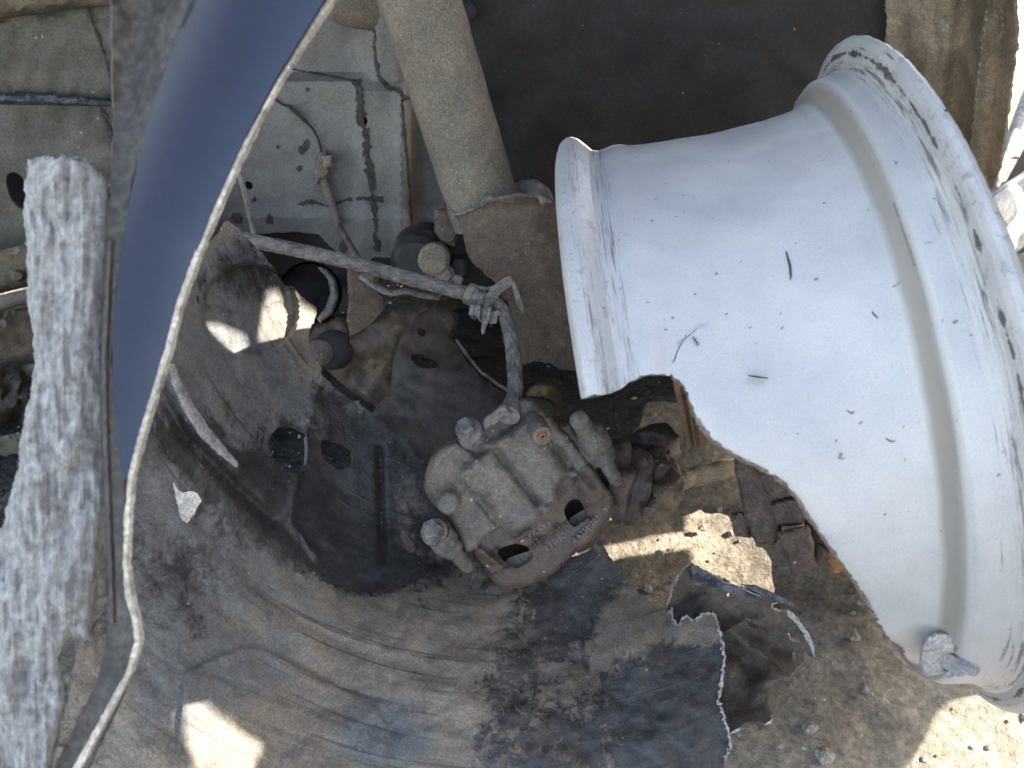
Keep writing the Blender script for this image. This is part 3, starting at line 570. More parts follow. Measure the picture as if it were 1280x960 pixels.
# ------------------------------------------------------------------ axle boot, tie rod
bt = thing('drive_shaft_boot', 'brown crusted drive shaft joint with a split rubber boot right of the caliper', 'drive shaft', W(800, 620, .70))
ld = lambda u, v: .66
sheet('joint_housing', [(752, 560), (770, 548), (795, 541), (812, 530), (832, 528), (850, 545), (852, 570), (838, 584), (815, 590), (800, 600), (775, 600), (755, 590)], lambda u, v: .675 - .012 * np.cos((u - 800) / 22.) , 'hub', bt, step=4, back=.04, edge=16, edge_d=.02, crumple=(.006, 18), rough=.8)
lathe('pleated_boot', W(765, 600, .655), W(858, 612, .665), [(0, -.01), (.022, -.008), (.031, 0), (.034, .006), (.028, .011), (.033, .017), (.034, .023), (.027, .028), (.030, .034), (.029, .040), (.022, .045), (.024, .050), (.020, .056), (.012, .060), (0, .061)], 'hub', bt, 44, bump=.22)
sheet('boot_tear', [(806, 578), (830, 574), (848, 590), (856, 604), (850, 628), (830, 650), (806, 655), (800, 640), (820, 622), (812, 600)], lambda u, v: .628 + .012 * np.cos((u + v) / 14.), 'brown', bt, step=4, thick=.003, crumple=(.008, 20), rough=.8)
tr_ = thing('tie_rod', 'pale dusty steel tie rod passing behind the rusty brake disc', 'tie rod', W(880, 590, .74))
tube('rod', [(838, 604, .69), (860, 598, .70), (900, 588, .715), (960, 572, .735), (1010, 560, .75)], .0085, 'strut', tr_, 20, 8, rfun=lambda t: 1 + .12 * math.sin(t * 40))

# ------------------------------------------------------------------ the broken wheel
wh = thing('broken_alloy_wheel', 'scuffed silver alloy wheel rim without tyre, a large piece of its barrel broken away', 'wheel', (.30, .42, 0))
C0 = np.array([.27025, -.00899, .55069]); ax = np.array([.96188, -.1807, -.20529]); ax /= np.linalg.norm(ax)
hh = np.cross(ax, [0, 1, 0.]); hh /= np.linalg.norm(hh); kk = np.cross(ax, hh)
prof = [(0, .2215), (.0015, .2245), (.004, .2262), (.007, .2255), (.009, .222), (.0105, .214), (.013, .2095), (.017, .2075), (.022, .2068), (.026, .2062), (.029, .2035), (.032, .197), (.036, .1932), (.041, .1912), (.050, .1898), (.06, .1887), (.075, .1885), (.09, .1886), (.098, .1889), (.102, .1893), (.12, .191), (.14, .1926), (.150, .1941), (.156, .1962), (.161, .1970), (.166, .1966), (.172, .1958), (.1765, .1975), (.180, .202), (.184, .2068), (.188, .2092), (.192, .2092), (.195, .207), (.197, .203)]
pS = np.array([p[0] for p in prof]); pR = np.array([p[1] for p in prof])
def wpos(ph, s, dr=0):
    r = np.interp(s, pS, pR) + dr; a = ph[:, None]
    b = .024 * (.5 - .5 * np.cos(ph - 1.94)) * np.clip(1 - s / .0295, 0, 1)    # lip bent outwards towards the bottom
    return C0 - ax * (s - b)[:, None] + r[:, None] * (np.cos(a) * hh + np.sin(a) * kk)
# the break, walked in along the surface: screen trace -> (angle, station)
gp, gs = np.meshgrid(np.linspace(1.6, 5.2, 700), np.linspace(0.0, .197, 300)); gp, gs = gp.ravel(), gs.ravel(); g3 = wpos(gp, gs)
g2 = np.c_[640 + FOC * g3[:, 0] / g3[:, 2], 480 + FOC * g3[:, 1] / g3[:, 2]]
vis = g3[:, 2] < .56
def onwheel(pts):
    out = []
    for p in pts:
        dd = ((g2 - p) ** 2).sum(1) + np.where(vis, 0, 1e6); i = dd.argmin(); out.append((gp[i], gs[i]))
    return out
trace = [(744, 494), (757, 492), (775, 487), (786, 478), (800, 470), (815, 467), (830, 467), (838, 468), (850, 474), (858, 488), (866, 508), (874, 526), (888, 545), (905, 559), (925, 572), (945, 582), (965, 592), (985, 608), (1000, 626), (1012, 645), (1028, 668), (1045, 692), (1062, 716), (1075, 735), (1086, 755), (1097, 775), (1106, 792), (1114, 802), (1128, 812), (1146, 822), (1160, 838), (1185, 846)]
K = 100.   # parameter plane in cm: x = angle*20, y = station*100
tp = onwheel(trace); brk = [(a * 20, s * K) for a, s in tp]
brk[0] = (brk[0][0], 19.7)
aend = brk[-1][0]
# near sheet: from the far top (angle 1.0) round the near side to the break
T0 = 1.25 * 20
SPL = (.0295 * K)
top = [(T0, 19.7)]
low = brk + [(aend + 1, brk[-1][1] - .4), (aend + 3, 2.95)]
outer = [(T0, 19.7)] + low + [(T0, 2.95)]
crack = onwheel([(838, 468), (841, 452), (846, 438), (854, 426), (864, 416), (874, 408), (885, 400)])
cr_ = [(a * 20, s * K) for a, s in crack]
slit = cr_[1:] + [(a + .03 * (len(cr_) - i) / 7 + .015, s - .07 * (len(cr_) - i) / 7) for i, (a, s) in list(enumerate(cr_))[1:-1]][::-1]
def wheelpart(name, poly, mat, holes=(), step=.3, rough=.035, thick=.006, seed=2, dense=.2):
    o = resample(np.array(poly, float), dense, 0, seed)
    nearbrk = dist(o, np.array(brk), closed=False) < .05; rg = np.random.default_rng(seed)
    o = o + np.where(nearbrk[:, None], rg.normal(size=o.shape) * rough, 0)
    P, F = triang(o, [np.array(h) for h in holes], step)
    ph, s = P[:, 0] / 20, P[:, 1] / K
    u = nz(P[:, 0], P[:, 1], 4., 5) * .0005
    dc = onwheel([(960, 440)])[0]; u = u - .0055 * np.exp(-(((P[:, 0] - dc[0] * 20) / 2.2) ** 2 + ((P[:, 1] - dc[1] * K) / 3.0) ** 2))
    if name == 'barrel':  # piece beside the crack sprung slightly inwards
        u = u - .0016 * sstep(-dist(P, np.array(cr_), False), -1.2, 0) * (P[:, 1] > np.interp(P[:, 0], [c[0] for c in cr_][::-1] if cr_[0][0] > cr_[-1][0] else [c[0] for c in cr_], [c[1] for c in cr_][::-1] if cr_[0][0] > cr_[-1][0] else [c[1] for c in cr_]))
    db = dist(P, np.array(brk[11:]), closed=False); jag = .30 + .16 * nz(P[:, 0], P[:, 1], .5, 8); u = u - .0012 * np.clip(1 - db / .3, 0, 1)
    P3 = wpos(ph, s, u)
    a, b, c = P3[F[:, 0]], P3[F[:, 1]], P3[F[:, 2]]; fn = np.cross(b - a, c - a); ce = a - (C0 - ax * .1); ce = ce - (ce @ ax)[:, None] * ax
    if (fn * ce).sum() < 0: F = F[:, ::-1]; fn = -fn
    n = np.zeros_like(P3)
    for k in range(3): np.add.at(n, F[:, k], fn)
    n /= np.linalg.norm(n, axis=1)[:, None] + 1e-12
    B = P3 - n * (thick + nz(P[:, 0], P[:, 1], 1., 2)[:, None] * .001); E = {}
    for f in F:
        for i in range(3): E[(f[i], f[(i + 1) % 3])] = 1
    rim = [(i, j) for (i, j) in E if (j, i) not in E]; N_ = len(P3)
    faces = [tuple(f) for f in F] + [tuple(int(x) + N_ for x in f[::-1]) for f in F] + [(j, i, i + N_, j + N_) for i, j in rim]
    fm = [0] * (2 * len(F)) + [1] * len(rim); uv = np.c_[P[:, 0] / 100, s]
    return link(name, toW(np.concatenate([P3, B])), faces, [mat, 'fracture'], wh, np.concatenate([uv, uv]), fmat=fm)
FL = 17.65
def clip_s(poly, lo, hi):   # clip a polygon to stations lo..hi
    def half(P, f, at):
        out = []
        for i in range(len(P)):
            a, b = P[i], P[(i + 1) % len(P)]; fa, fb = f(a), f(b)
            if fa: out.append(a)
            if fa != fb: t = (at - a[1]) / (b[1] - a[1]); out.append((a[0] + (b[0] - a[0]) * t, at))
        return out
    return half(half(poly, lambda p: p[1] >= lo, lo), lambda p: p[1] <= hi, hi)
wheelpart('barrel', clip_s(outer, 2.95, FL), 'alloy', holes=[slit])
tag(wheelpart('inner_flange', clip_s(outer, FL, 19.7), 'alloyflange', step=.2), 'scraped inner flange broken off at its lower end')
def ringpart(name, s0, s1, mat, n=720, thick=.006):
    ss = np.unique(np.r_[np.linspace(s0, s1, 16), pS[(pS > s0) & (pS < s1)]]); V = []; F = []; uv = []
    m = len(ss)
    for dr in (0, -thick):
        for i in range(n):
            q = np.full(m, 2 * math.pi * i / n); j = .0006 * noise.noise((math.cos(q[0]) * 9, math.sin(q[0]) * 9, 2)) + (.0010 * noise.fractal((math.cos(q[0]) * 40, math.sin(q[0]) * 40, 2), .7, 2, 3) * (s0 == 0))
            V += wpos(q, ss, dr + j * np.exp(-ss * 150)).tolist(); uv += [(2 * math.pi * i / n * .2, s) for s in ss]
    o = n * m
    for i in range(n):
        k = (i + 1) % n
        for j in range(m - 1):
            F.append((i * m + j, i * m + j + 1, k * m + j + 1, k * m + j)); F.append((o + k * m + j, o + k * m + j + 1, o + i * m + j + 1, o + i * m + j))
        F.append((i * m, k * m, o + k * m, o + i * m)); F.append((k * m + m - 1, i * m + m - 1, o + i * m + m - 1, o + k * m + m - 1))
    ob = link(name, toW(V), F, mat, wh, uv); return ob
ringpart('bead_seat', .0105, .0295, 'alloy'); tag(ringpart('outer_flange', 0, .0105, 'alloyflange'), 'heavily scraped outer flange')
# lower remnant of the barrel around the pressure sensor
# wheel face: hub and five twin spokes, seen only edge-on through the gap
def wl3(r, q, s): return toW(C0 - ax * s + r * (math.cos(q) * hh + math.sin(q) * kk))[0]
hubA, hubB = Vector(wl3(0, 0, .045)), Vector(wl3(0, 0, 0.005))
lathe('hub_pad', hubA, hubB, [(0, 0), (.07, 0), (.072, .01), (.05, .03), (0, .032)], 'foil', wh, 40)
for k in range(5):
    q = k * 2 * math.pi / 5 + .9 + .628; V = []
    for (r, hw, s0, s1) in ((.06, .022, .010, .042), (.12, .014, .006, .034), (.203, .018, .010, .030)):
        for dq, s in ((-hw, s0), (hw, s0), (hw, s1), (-hw, s1)): V.append(wl3(r, q + dq / r, s))
    F = [(0, 1, 2, 3), (11, 10, 9, 8)] + [(b + i, b + 4 + i, b + 4 + (i + 1) % 4, b + (i + 1) % 4) for b in (0, 4) for i in range(4)]
    link('spoke', V, F, 'foil', wh, smooth=False)

# tyre pressure sensor clamped in the valve hole
ps = thing('tyre_pressure_sensor', 'small grey tyre pressure sensor on the lower edge of the broken wheel', 'sensor', W(1185, 845, .45))
pd = .425
def wd_(u, v):
    i = (((g2 - (u, v)) ** 2).sum(1) + np.where(vis, 0, 1e6)).argmin(); return g3[i, 2]
pd = wd_(1185, 815) - .008
sheet('sensor_body', [(1149, 828), (1152, 806), (1160, 794), (1172, 790), (1190, 789), (1200, 798), (1202, 812), (1196, 820), (1190, 826), (1192, 838), (1182, 842), (1160, 845), (1152, 842)], lambda u, v: pd + .00015 * (v - 820), 'sensor', ps, step=3, back=.016, edge=5, edge_d=.005, rough=.4, extra=lambda u, v, d: d + .004 * sstep(v, 812, 818))
sheet('sensor_cap', [(1164, 794), (1170, 790), (1178, 791), (1179, 799), (1166, 800)], pd - .002, 'sensor', ps, step=2.5, back=.006, edge=2, edge_d=.002)
for k in range(4): ribbon('sensor_rib', [(1158 + k, 801 + k * 3), (1178 + k, 799 + k * 2.6), (1197, 804 + k * 2.4)], 1.3, lambda u, v: pd + 0 * u, 'sensor', ps, .1, off=.001, th=.002, step=2)
lathe('valve_stem', W(1186, 828, pd + .001), W(1222, 838, pd + .01), [(0, 0), (.0042, 0), (.0045, .002), (.0045, .006), (.0062, .0062), (.0062, .009), (.004, .0095), (.004, .02), (0, .021)], 'sensor', ps, 24)
sheet('sensor_foot', [(1180, 838), (1192, 838), (1192, 846), (1188, 848), (1182, 845)], pd + .003, 'sensor', ps, step=3, back=.008, edge=2, edge_d=.002)

fp = resample(np.array(brk[8:-1]), .16, 0, closed=False); tt = np.gradient(fp, axis=0); tt /= np.hypot(*tt.T)[:, None] + 1e-9
fnm = np.c_[-tt[:, 1], tt[:, 0]]; fnm *= np.sign((fnm * np.array([.6, 1.])).sum(1))[:, None]          # into the gap
V = []; m_ = len(fp)
for k, (wd_k, dr) in enumerate(((-.05, -.0008), (.10, -.0022), (.24, -.0050), (.12, -.0085), (-.05, -.0075))):
    g = RNG.normal(size=m_) * .03; g = g + np.array([noise.noise((a * 1.5, b * 1.5, k)) for a, b in fp]) * .08
    taper = np.clip(np.arange(m_) / 12., .15, 1) * np.clip((m_ - np.arange(m_)) / 8., .15, 1)
    q_ = fp + fnm * ((wd_k + g * (k > 0)) * taper)[:, None]; V.append(wpos(q_[:, 0] / 20, q_[:, 1] / K, dr))
F = [(a * m_ + i, a * m_ + i + 1, b * m_ + i + 1, b * m_ + i) for a in range(5) for b in [(a + 1) % 5] for i in range(m_ - 1)]
tag(link('fracture_edge', toW(np.concatenate(V)), F, 'fracture', wh, angle=70), 'rough brown broken edge of the barrel')
def nick(pts, wd):
    q = onwheel(pts); A_ = []; B_ = []
    for i, (a, s_) in enumerate(q):
        t = np.array(q[min(i + 1, len(q) - 1)]) - np.array(q[max(i - 1, 0)]); t = t * (1, 5); t /= np.hypot(*t); w_ = wd * .5 * (.25 + math.sin(math.pi * (i + .5) / len(q)))
        A_.append((a - t[1] * w_ / .19, s_ + t[0] * w_)); B_.append((a + t[1] * w_ / .19, s_ - t[0] * w_))
    L = np.array(A_ + B_[::-1]); p = wpos(L[:, 0], L[:, 1], .0004); q_ = wpos(L[:, 0], L[:, 1], -.002); n = len(L)
    F = [(i, i + 1, n - 2 - i, n - 1 - i) for i in range(len(q) - 1)] + [((i + 1) % n, i, i + n, (i + 1) % n + n) for i in range(n)]
    link('gouge', toW(np.concatenate([p, q_])), F, 'seal', wh, smooth=False)
nick([(983, 314), (985, 322), (987, 332), (988, 342), (988, 350)], .0009)
nick([(936, 470), (944, 471), (952, 472), (960, 472)], .0007)
nick([(866, 420), (870, 426), (873, 432)], .0004); nick([(1107, 549), (1113, 551), (1118, 551)], .0006); nick([(1090, 390), (1093, 394), (1097, 397)], .0004)
nick([(1190, 134), (1186, 137), (1180, 139)], .0012); nick([(1058, 514), (1064, 516), (1068, 514)], .0005)
# rusty disc and knuckle seen inside the wheel
dk = thing('brake_disc', 'rusty brown grooved brake disc inside the broken wheel', 'brake disc', W(850, 575, .64))
cd0 = cv(826, 392, .655)[0]; A = Vector(toW(cd0)[0]); B = Vector(toW(cd0 + ax * .1)[0])
pr_ = [(0, 0), (.06, 0), (.1155, 0), (.1165, .001), (.1165, .0045), (.1125, .005), (.1125, .0065), (.1165, .007), (.1165, .0085), (.114, .009), (.114, .0105), (.1165, .011), (.1165, .016), (.1155, .017), (.112, .018), (.112, .030), (.118, .031), (.118, .046), (.114, .050), (.09, .052), (0, .052)]
lathe('disc_rotor', A, B, pr_, 'disc', dk, 160, bump=.003)
kn = thing('wheel_knuckle', 'stepped rusty brown brake carrier hanging below the broken wheel edge', 'brake carrier', W(980, 715, .60))
def slab(name, poly, d, mat='hub', back=.02, tilt=0., e=4, **kw):
    c = np.mean(poly, 0); return sheet(name, poly, lambda u, v: d + tilt * (u - c[0]), mat, kn, step=4, back=back, edge=e, edge_d=.004, crumple=(.0015, 12), rough=.5, **kw)
slab('carrier_plate', [(915, 560), (952, 575), (962, 600), (975, 640), (978, 665), (968, 682), (944, 678), (932, 655), (926, 620), (919, 590)], .585, tilt=-.0001)
slab('carrier_tab', [(913, 641), (926, 639), (936, 642), (940, 672), (928, 672), (918, 671)], .592)
slab('carrier_block', [(944, 572), (1010, 600), (1008, 618), (994, 624), (964, 628), (955, 610)], .578)
slab('carrier_block', [(962, 630), (998, 620), (1006, 654), (988, 658), (970, 657)], .574)
slab('carrier_jaw', [(972, 664), (1010, 656), (1018, 680), (1020, 708), (1012, 717), (998, 720), (988, 715), (980, 694), (976, 682)], .566, e=6)
slab('carrier_arm', [(1000, 600), (1040, 650), (1045, 680), (1022, 690), (1006, 655)], .60)
lathe('slide_pin', W(1020, 690, .575), W(1040, 700, .585), [(0, 0), (.006, 0), (.0075, .002), (.0075, .006), (.0055, .008), (.0075, .010), (.006, .014), (0, .015)], 'hub', kn, 24)
slab('pad_edge', [(1028, 660), (1040, 672), (1055, 692), (1058, 712), (1045, 718), (1036, 710), (1033, 690)], .570, 'rust', .01)
slab('pad_edge', [(1050, 700), (1075, 726), (1092, 752), (1084, 752), (1072, 742), (1066, 730), (1060, 712)], .566, 'rust', .01)

# ------------------------------------------------------------------ brake caliper
ca = thing('brake_caliper', 'grimy cast brake caliper hanging on its hose with raised casting numbers', 'brake caliper', W(650, 730, .62))
z = lambda L: [(510 + a / 3.43, 460 + b / 3.43) for a, b in L]
hous = z([(72, 470), (70, 520), (90, 560), (110, 590), (140, 618), (172, 640), (195, 680), (215, 730), (225, 770), (245, 806), (275, 790), (305, 772), (330, 745), (360, 715), (392, 704), (425, 718), (440, 727), (500, 692), (560, 655), (600, 625), (635, 595), (648, 570), (640, 520), (660, 485), (690, 468), (725, 480), (745, 470), (765, 440), (780, 415), (760, 372), (725, 325), (690, 285), (650, 258), (625, 225), (592, 185), (560, 150), (530, 132), (500, 127), (470, 132), (440, 145), (400, 172), (340, 215), (300, 262), (250, 290), (210, 303), (165, 318), (125, 345), (95, 390), (78, 430)])
def groove(P, a, b, wd):
    return np.exp(-(dist(P, np.array(z([a, b])), False) / wd) ** 2)
def d_h(u, v):
    P = np.c_[u, v]; q = .78 * u - .62 * v; d = .598 + .00004 * (u - 650) + .00006 * (v - 600)
    along = .62 * (u - 650) + .78 * (v - 600)
    lobe = lambda c, w_, h: h * np.sqrt(np.clip(1 - ((q - c) / w_) ** 2, 0, 1))
    body = sstep(along, -62, -48)
    d = d - body * np.maximum(lobe(108, 30, .011), lobe(162, 34, .013)) - body * lobe(214, 22, .007)
    d = d + .007 * groove(P, (385, 365), (555, 575), 4) + .008 * groove(P, (310, 560), (405, 690), 5) + .006 * groove(P, (640, 350), (692, 425), 4)
    d = d - .008 * np.exp(-(((u - 557) / 24) ** 2 + ((v - 590) / 34) ** 2))                 # domed end of the bore
    d = d + .003 * groove(P, (215, 540), (170, 500), 4) - .003 * groove(P, (245, 535), (285, 505), 2.5)
    d = d + .007 * sstep(dist(P, np.array(z([(330, 745), (392, 704), (440, 727)])), False), 9, 0) * 1
    d = d - .004 * groove(P, (210, 330), (300, 400), 4) - .005 * groove(P, (330, 330), (430, 300), 6)
    d = d - .006 * np.exp(-(((u - 665) / 12) ** 2 + ((v - 530) / 14) ** 2))
    d = d + .006 * sstep(u * .78 - v * .62, 178, 198) * sstep(along, -30, 10)
    return d
hb = sheet('caliper_housing', hous, d_h, 'cast', ca, step=2.4, back=.035, edge=9, edge_d=.012, crumple=(.0012, 14), rough=.25, bstep=2.4, angle=60, seed=4)
bridge = z([(195, 680), (300, 830), (340, 880), (375, 925), (400, 945), (440, 950), (520, 935), (590, 905), (640, 870), (690, 820), (740, 772), (800, 722), (850, 670), (885, 622), (897, 590), (880, 550), (850, 510), (800, 430), (760, 390), (700, 440), (640, 470), (560, 560), (440, 640), (330, 700)])
def d_b(u, v):
    P = np.c_[u, v]; d = .604 + .00008 * (v - 640) + .00002 * (u - 660)
    lower = sstep(dist(P, np.array(z([(505, 785), (640, 690), (700, 650)])), False), 0, 6)
    side = ((u - (510 + 505 / 3.43)) * (690 - 785) / 3.43 - (v - (460 + 785 / 3.43)) * (640 - 505) / 3.43)
    d = d + .004 * (side < 0)                                                                 # stepped down outer rail
    d = d - .003 * groove(P, (500, 785), (690, 660), 3) - .003 * groove(P, (460, 740), (520, 700), 4)
    d = d - .005 * groove(P, (800, 560), (745, 490), 10) + .004 * groove(P, (720, 560), (790, 640), 4)
    d = d - .006 * groove(P, (305, 780), (400, 850), 5) + .004 * groove(P, (345, 785), (425, 850), 3) - .005 * groove(P, (385, 780), (450, 850), 4)
    d = d + .004 * sstep(u, 760, 772)
    return d
wins = [z([(668, 622), (672, 600), (684, 578), (708, 560), (735, 566), (755, 600), (777, 632), (765, 652), (735, 672), (712, 684), (692, 668)]), z([(372, 786), (425, 760), (470, 753), (505, 762), (522, 780), (542, 812), (515, 835), (470, 862), (440, 852), (418, 838)])]
br = sheet('caliper_bridge', bridge, d_b, 'castbrown', ca, holes=wins, step=2.6, back=.022, edge=7, edge_d=.008, crumple=(.001, 14), rough=.25, bstep=2.4, angle=60, seed=6)
# inside the windows
sheet('pad_backing', z([(680, 665), (700, 640), (780, 590), (800, 650), (710, 710)]), .622, 'cast', ca, step=4, back=.006)
sheet('pad_backing', z([(400, 850), (430, 815), (545, 775), (570, 830), (460, 890)]), .622, 'cast', ca, step=4, back=.006)
sheet('piston_face', z([(330, 700), (800, 480), (820, 680), (480, 900), (340, 850)]), .645, 'hub', ca, step=8, back=.005)
# rubber boss, banjo, fitting, bleeder
bj = boltset('banjo_bolt', (581, 530, .566), (596, 558, .60), .0072, 'bolt', ca)
lathe('banjo_collar', W(586, 538, .572), W(599, 560, .60), [(.006, 0), (.0095, 0), (.0098, .004), (.0085, .0045), (.0085, .007), (.0105, .0075), (.0105, .012), (0, .013)], 'bolt', bj, 32)
sheet('banjo_fitting', z([(315, 236), (325, 212), (350, 195), (380, 172), (405, 152), (418, 150), (432, 178), (446, 198), (425, 212), (400, 222), (375, 245), (350, 255), (330, 262)]), lambda u, v: .575 + .0001 * (u - 620), 'clip', ca, step=2.2, back=.02, edge=3, edge_d=.003, crumple=(.001, 10))
lathe('hose_ferrule', W(636, 520, .585), W(642, 500, .600), [(0, 0), (.0085, 0), (.0088, .002), (.0075, .008), (.0072, .014), (0, .014)], 'clip', ca, 24)
lathe('bleeder_boss', W(679, 546, .566), W(664, 522, .600), [(0, .001), (.0035, .001), (.0055, 0), (.0072, .001), (.0078, .004), (.0085, .03), (.009, .04)], 'cast', ca, 32, bump=.03)
lathe('bleeder_screw', W(679, 546.5, .563), W(666, 525, .600), [(.0012, .004), (.0014, .0015), (.0028, .0015), (.0036, .003), (.0036, .012), (0, .013)], 'rust', ca, 24)
lathe('rubber_boss', W(560, 630, .577), W(566, 618, .62), [(0, 0), (.0065, 0), (.0082, .0015), (.0085, .004), (.0085, .04)], 'cast', ca, 28, bump=.04)
g1 = lathe('guide_boot', W(731, 531, .583), W(764, 590, .607), [(0, 0), (.006, .002), (.0105, .006), (.0125, .012), (.0128, .022), (.0105, .024), (.0118, .026), (.0118, .029), (.0095, .031), (.0108, .033), (.0095, .036), (.006, .037), (.0055, .06), (.0035, .0635), (0, .064)], 'pin', ca, 36, bump=.05)
lathe('guide_bolt', W(723, 524, .570), W(738, 545, .600), [(0, .0), (.0058, .0), (.0072, .001), (.0074, .004), (.0076, .014), (.0, .02)], 'pin', g1, 28, bump=.03)
sheet('guide_ear', z([(640, 250), (690, 235), (740, 300), (800, 380), (790, 440), (750, 470), (690, 400), (650, 320)]), .604, 'cast', ca, step=4, back=.015, edge=6, edge_d=.006, crumple=(.002, 12))
g2_ = lathe('guide_boot', W(548, 668, .583), W(588, 712, .612), [(0, .0), (.0095, .0), (.0105, .003), (.011, .010), (.0088, .013), (.0095, .016), (.0085, .022), (.0062, .024), (.0058, .044), (.004, .048), (0, .049)], 'pin', ca, 36, bump=.05)
boltset('guide_bolt', (536, 660, .572), (552, 672, .590), .0082, 'bolt', g2_)
sheet('guide_ear', z([(120, 660), (170, 645), (205, 690), (225, 770), (250, 812), (230, 850), (180, 790), (130, 760)]), .604, 'castbrown', ca, step=4, back=.015, edge=6, edge_d=.006, crumple=(.002, 12))
# raised casting letters
def letters(txt, u, v, h, ang, d, parent, mat='clip', sx=1.):
    cu = bpy.data.curves.new('casting_letters', 'FONT'); cu.body = txt; cu.size = h / FOC * d * 1.35; cu.extrude = .0011; cu.bevel_depth = .00015; cu.align_x = 'CENTER'; cu.align_y = 'CENTER'; cu.space_character = 1.15
    to = bpy.data.objects.new('tmp', cu); COL.objects.link(to); dg = bpy.context.evaluated_depsgraph_get(); me = to.evaluated_get(dg).to_mesh()
    V = np.array([p.co[:] for p in me.vertices]); F = [tuple(p.vertices) for p in me.polygons]; to.evaluated_get(dg).to_mesh_clear(); bpy.data.objects.remove(to)
    c, s = math.cos(R(ang)), math.sin(R(ang)); o = cv(u, v, d)[0]
    Q = np.c_[V[:, 0] * c * sx - V[:, 1] * s, -(V[:, 0] * s * sx + V[:, 1] * c), -V[:, 2]] + o
    return link('casting_letters', toW(Q), F, mat, parent, smooth=False)
def ds(u, v, o=0.): return float(d_b(np.array([u * 1.]), np.array([v * 1.]))[0]) + o
letters('11080', 694, 677, 8.5, 36, ds(694, 677) - .0002, br, 'clip')
letters('1A25M2021 1', 738, 656, 6.5, 44, ds(738, 656) - .0002, br, 'clip')
letters('FXAX4', 674, 661, 7, 30, ds(674, 661, .000), br, 'clip')
letters('IT', 671, 677, 8, 36, ds(671, 677), br, 'castbrown'); letters('C2', 695, 659, 6, 36, ds(695, 659), br, 'castbrown')
# twigs caught under the caliper
tw = thing('twig', 'thin black twigs lying on the liner just under the caliper', 'twig', W(715, 715, .62))
tube('stem', [(697, 722, .612), (701, 712, .608), (702, 704, .604)], .0006, 'black', tw, 6, 4); tube('stem', [(700, 716, .612), (725, 708, .61), (742, 688, .608)], .0005, 'black', tw, 6, 4); tube('stem', [(712, 724, .612), (735, 703, .609), (747, 692, .606)], .0005, 'black', tw, 6, 4)

# ------------------------------------------------------------------ the torn splash liner in front
ln = thing('torn_splash_liner', 'torn black plastic splash liner caked in brown dust, sprawled under the caliper', 'wheel liner', (-.1, .40, 0))
ld_ = tps([(215, 420, .50), (285, 275, .60), (395, 385, .66), (403, 465, .665), (300, 390, .585), (300, 580, .545), (180, 600, .48), (200, 800, .475), (200, 960, .455), (60, 960, .45), (340, 700, .56), (400, 560, .64), (480, 560, .675), (480, 660, .66), (540, 600, .685), (400, 750, .585), (500, 760, .60), (650, 740, .635), (745, 672, .650), (805, 750, .625), (835, 765, .61), (600, 850, .565), (500, 950, .53), (700, 900, .56), (850, 850, .57), (880, 960, .545), (350, 880, .53), (350, 1020, .50)])
def l_extra(u, v, d):
    P = np.c_[u, v]
    r = np.hypot((u - 312) / 62, (v - 388) / 60); d = d + .015 * (1 - sstep(r, .90, 1.0)) * (u < 420)           # pressed round recess
    rg = np.array([(212, 452), (230, 500), (255, 540), (300, 582)]); d = d - .007 * np.exp(-(dist(P, rg, False) / 11) ** 2)   # white stress ridge
    d = d + .010 * np.exp(-(dist(P, np.array([(195, 480), (230, 545), (290, 605), (340, 650)]), False) / 8) ** 2)
    d = d - .006 * np.exp(-(dist(P, np.array([(402, 470), (388, 520), (372, 600), (362, 650), (395, 695)]), False) / 5) ** 2)
    # flowing wrinkles that run round the bowl
    th = np.arctan2(v - 300, u - 620); rr = np.hypot(u - 620, (v - 300) * .95)
    wr_ = np.sin(rr / 11. + 2.5 * np.sin(th * 3)) * .5 + np.sin(rr / 6.3 + 4 * th) * .25
    m = blobs(u, v, [(330, 700, 120, 60, 35, 1), (450, 790, 160, 45, 10, .8), (240, 600, 50, 90, -30, 1)])
    d = d + .0036 * wr_ * m
    # raised pale plate at lower left
    pl = np.array([(228, 838), (300, 806), (330, 808), (470, 880), (486, 905), (490, 1000), (210, 1000)]); ins = inside(P, pl); dd = dist(P, pl)
    d = d - .0035 * np.where(ins, np.clip(dd / 5, 0, 1), 0)
    d = d + .006 * np.exp(-(dist(P, np.array([(475, 560), (478, 700)]), False) / 4) ** 2) * 1.
    d = d + .0035 * nz(u, v, 90, 4) + .0012 * nz(u, v, 25, 7)
    d = d + .010 * np.exp(-(((u - 720) / 45) ** 2 + ((v - 830) / 60) ** 2)) - .010 * np.exp(-(((u - 790) / 30) ** 2 + ((v - 800) / 45) ** 2))
    return d
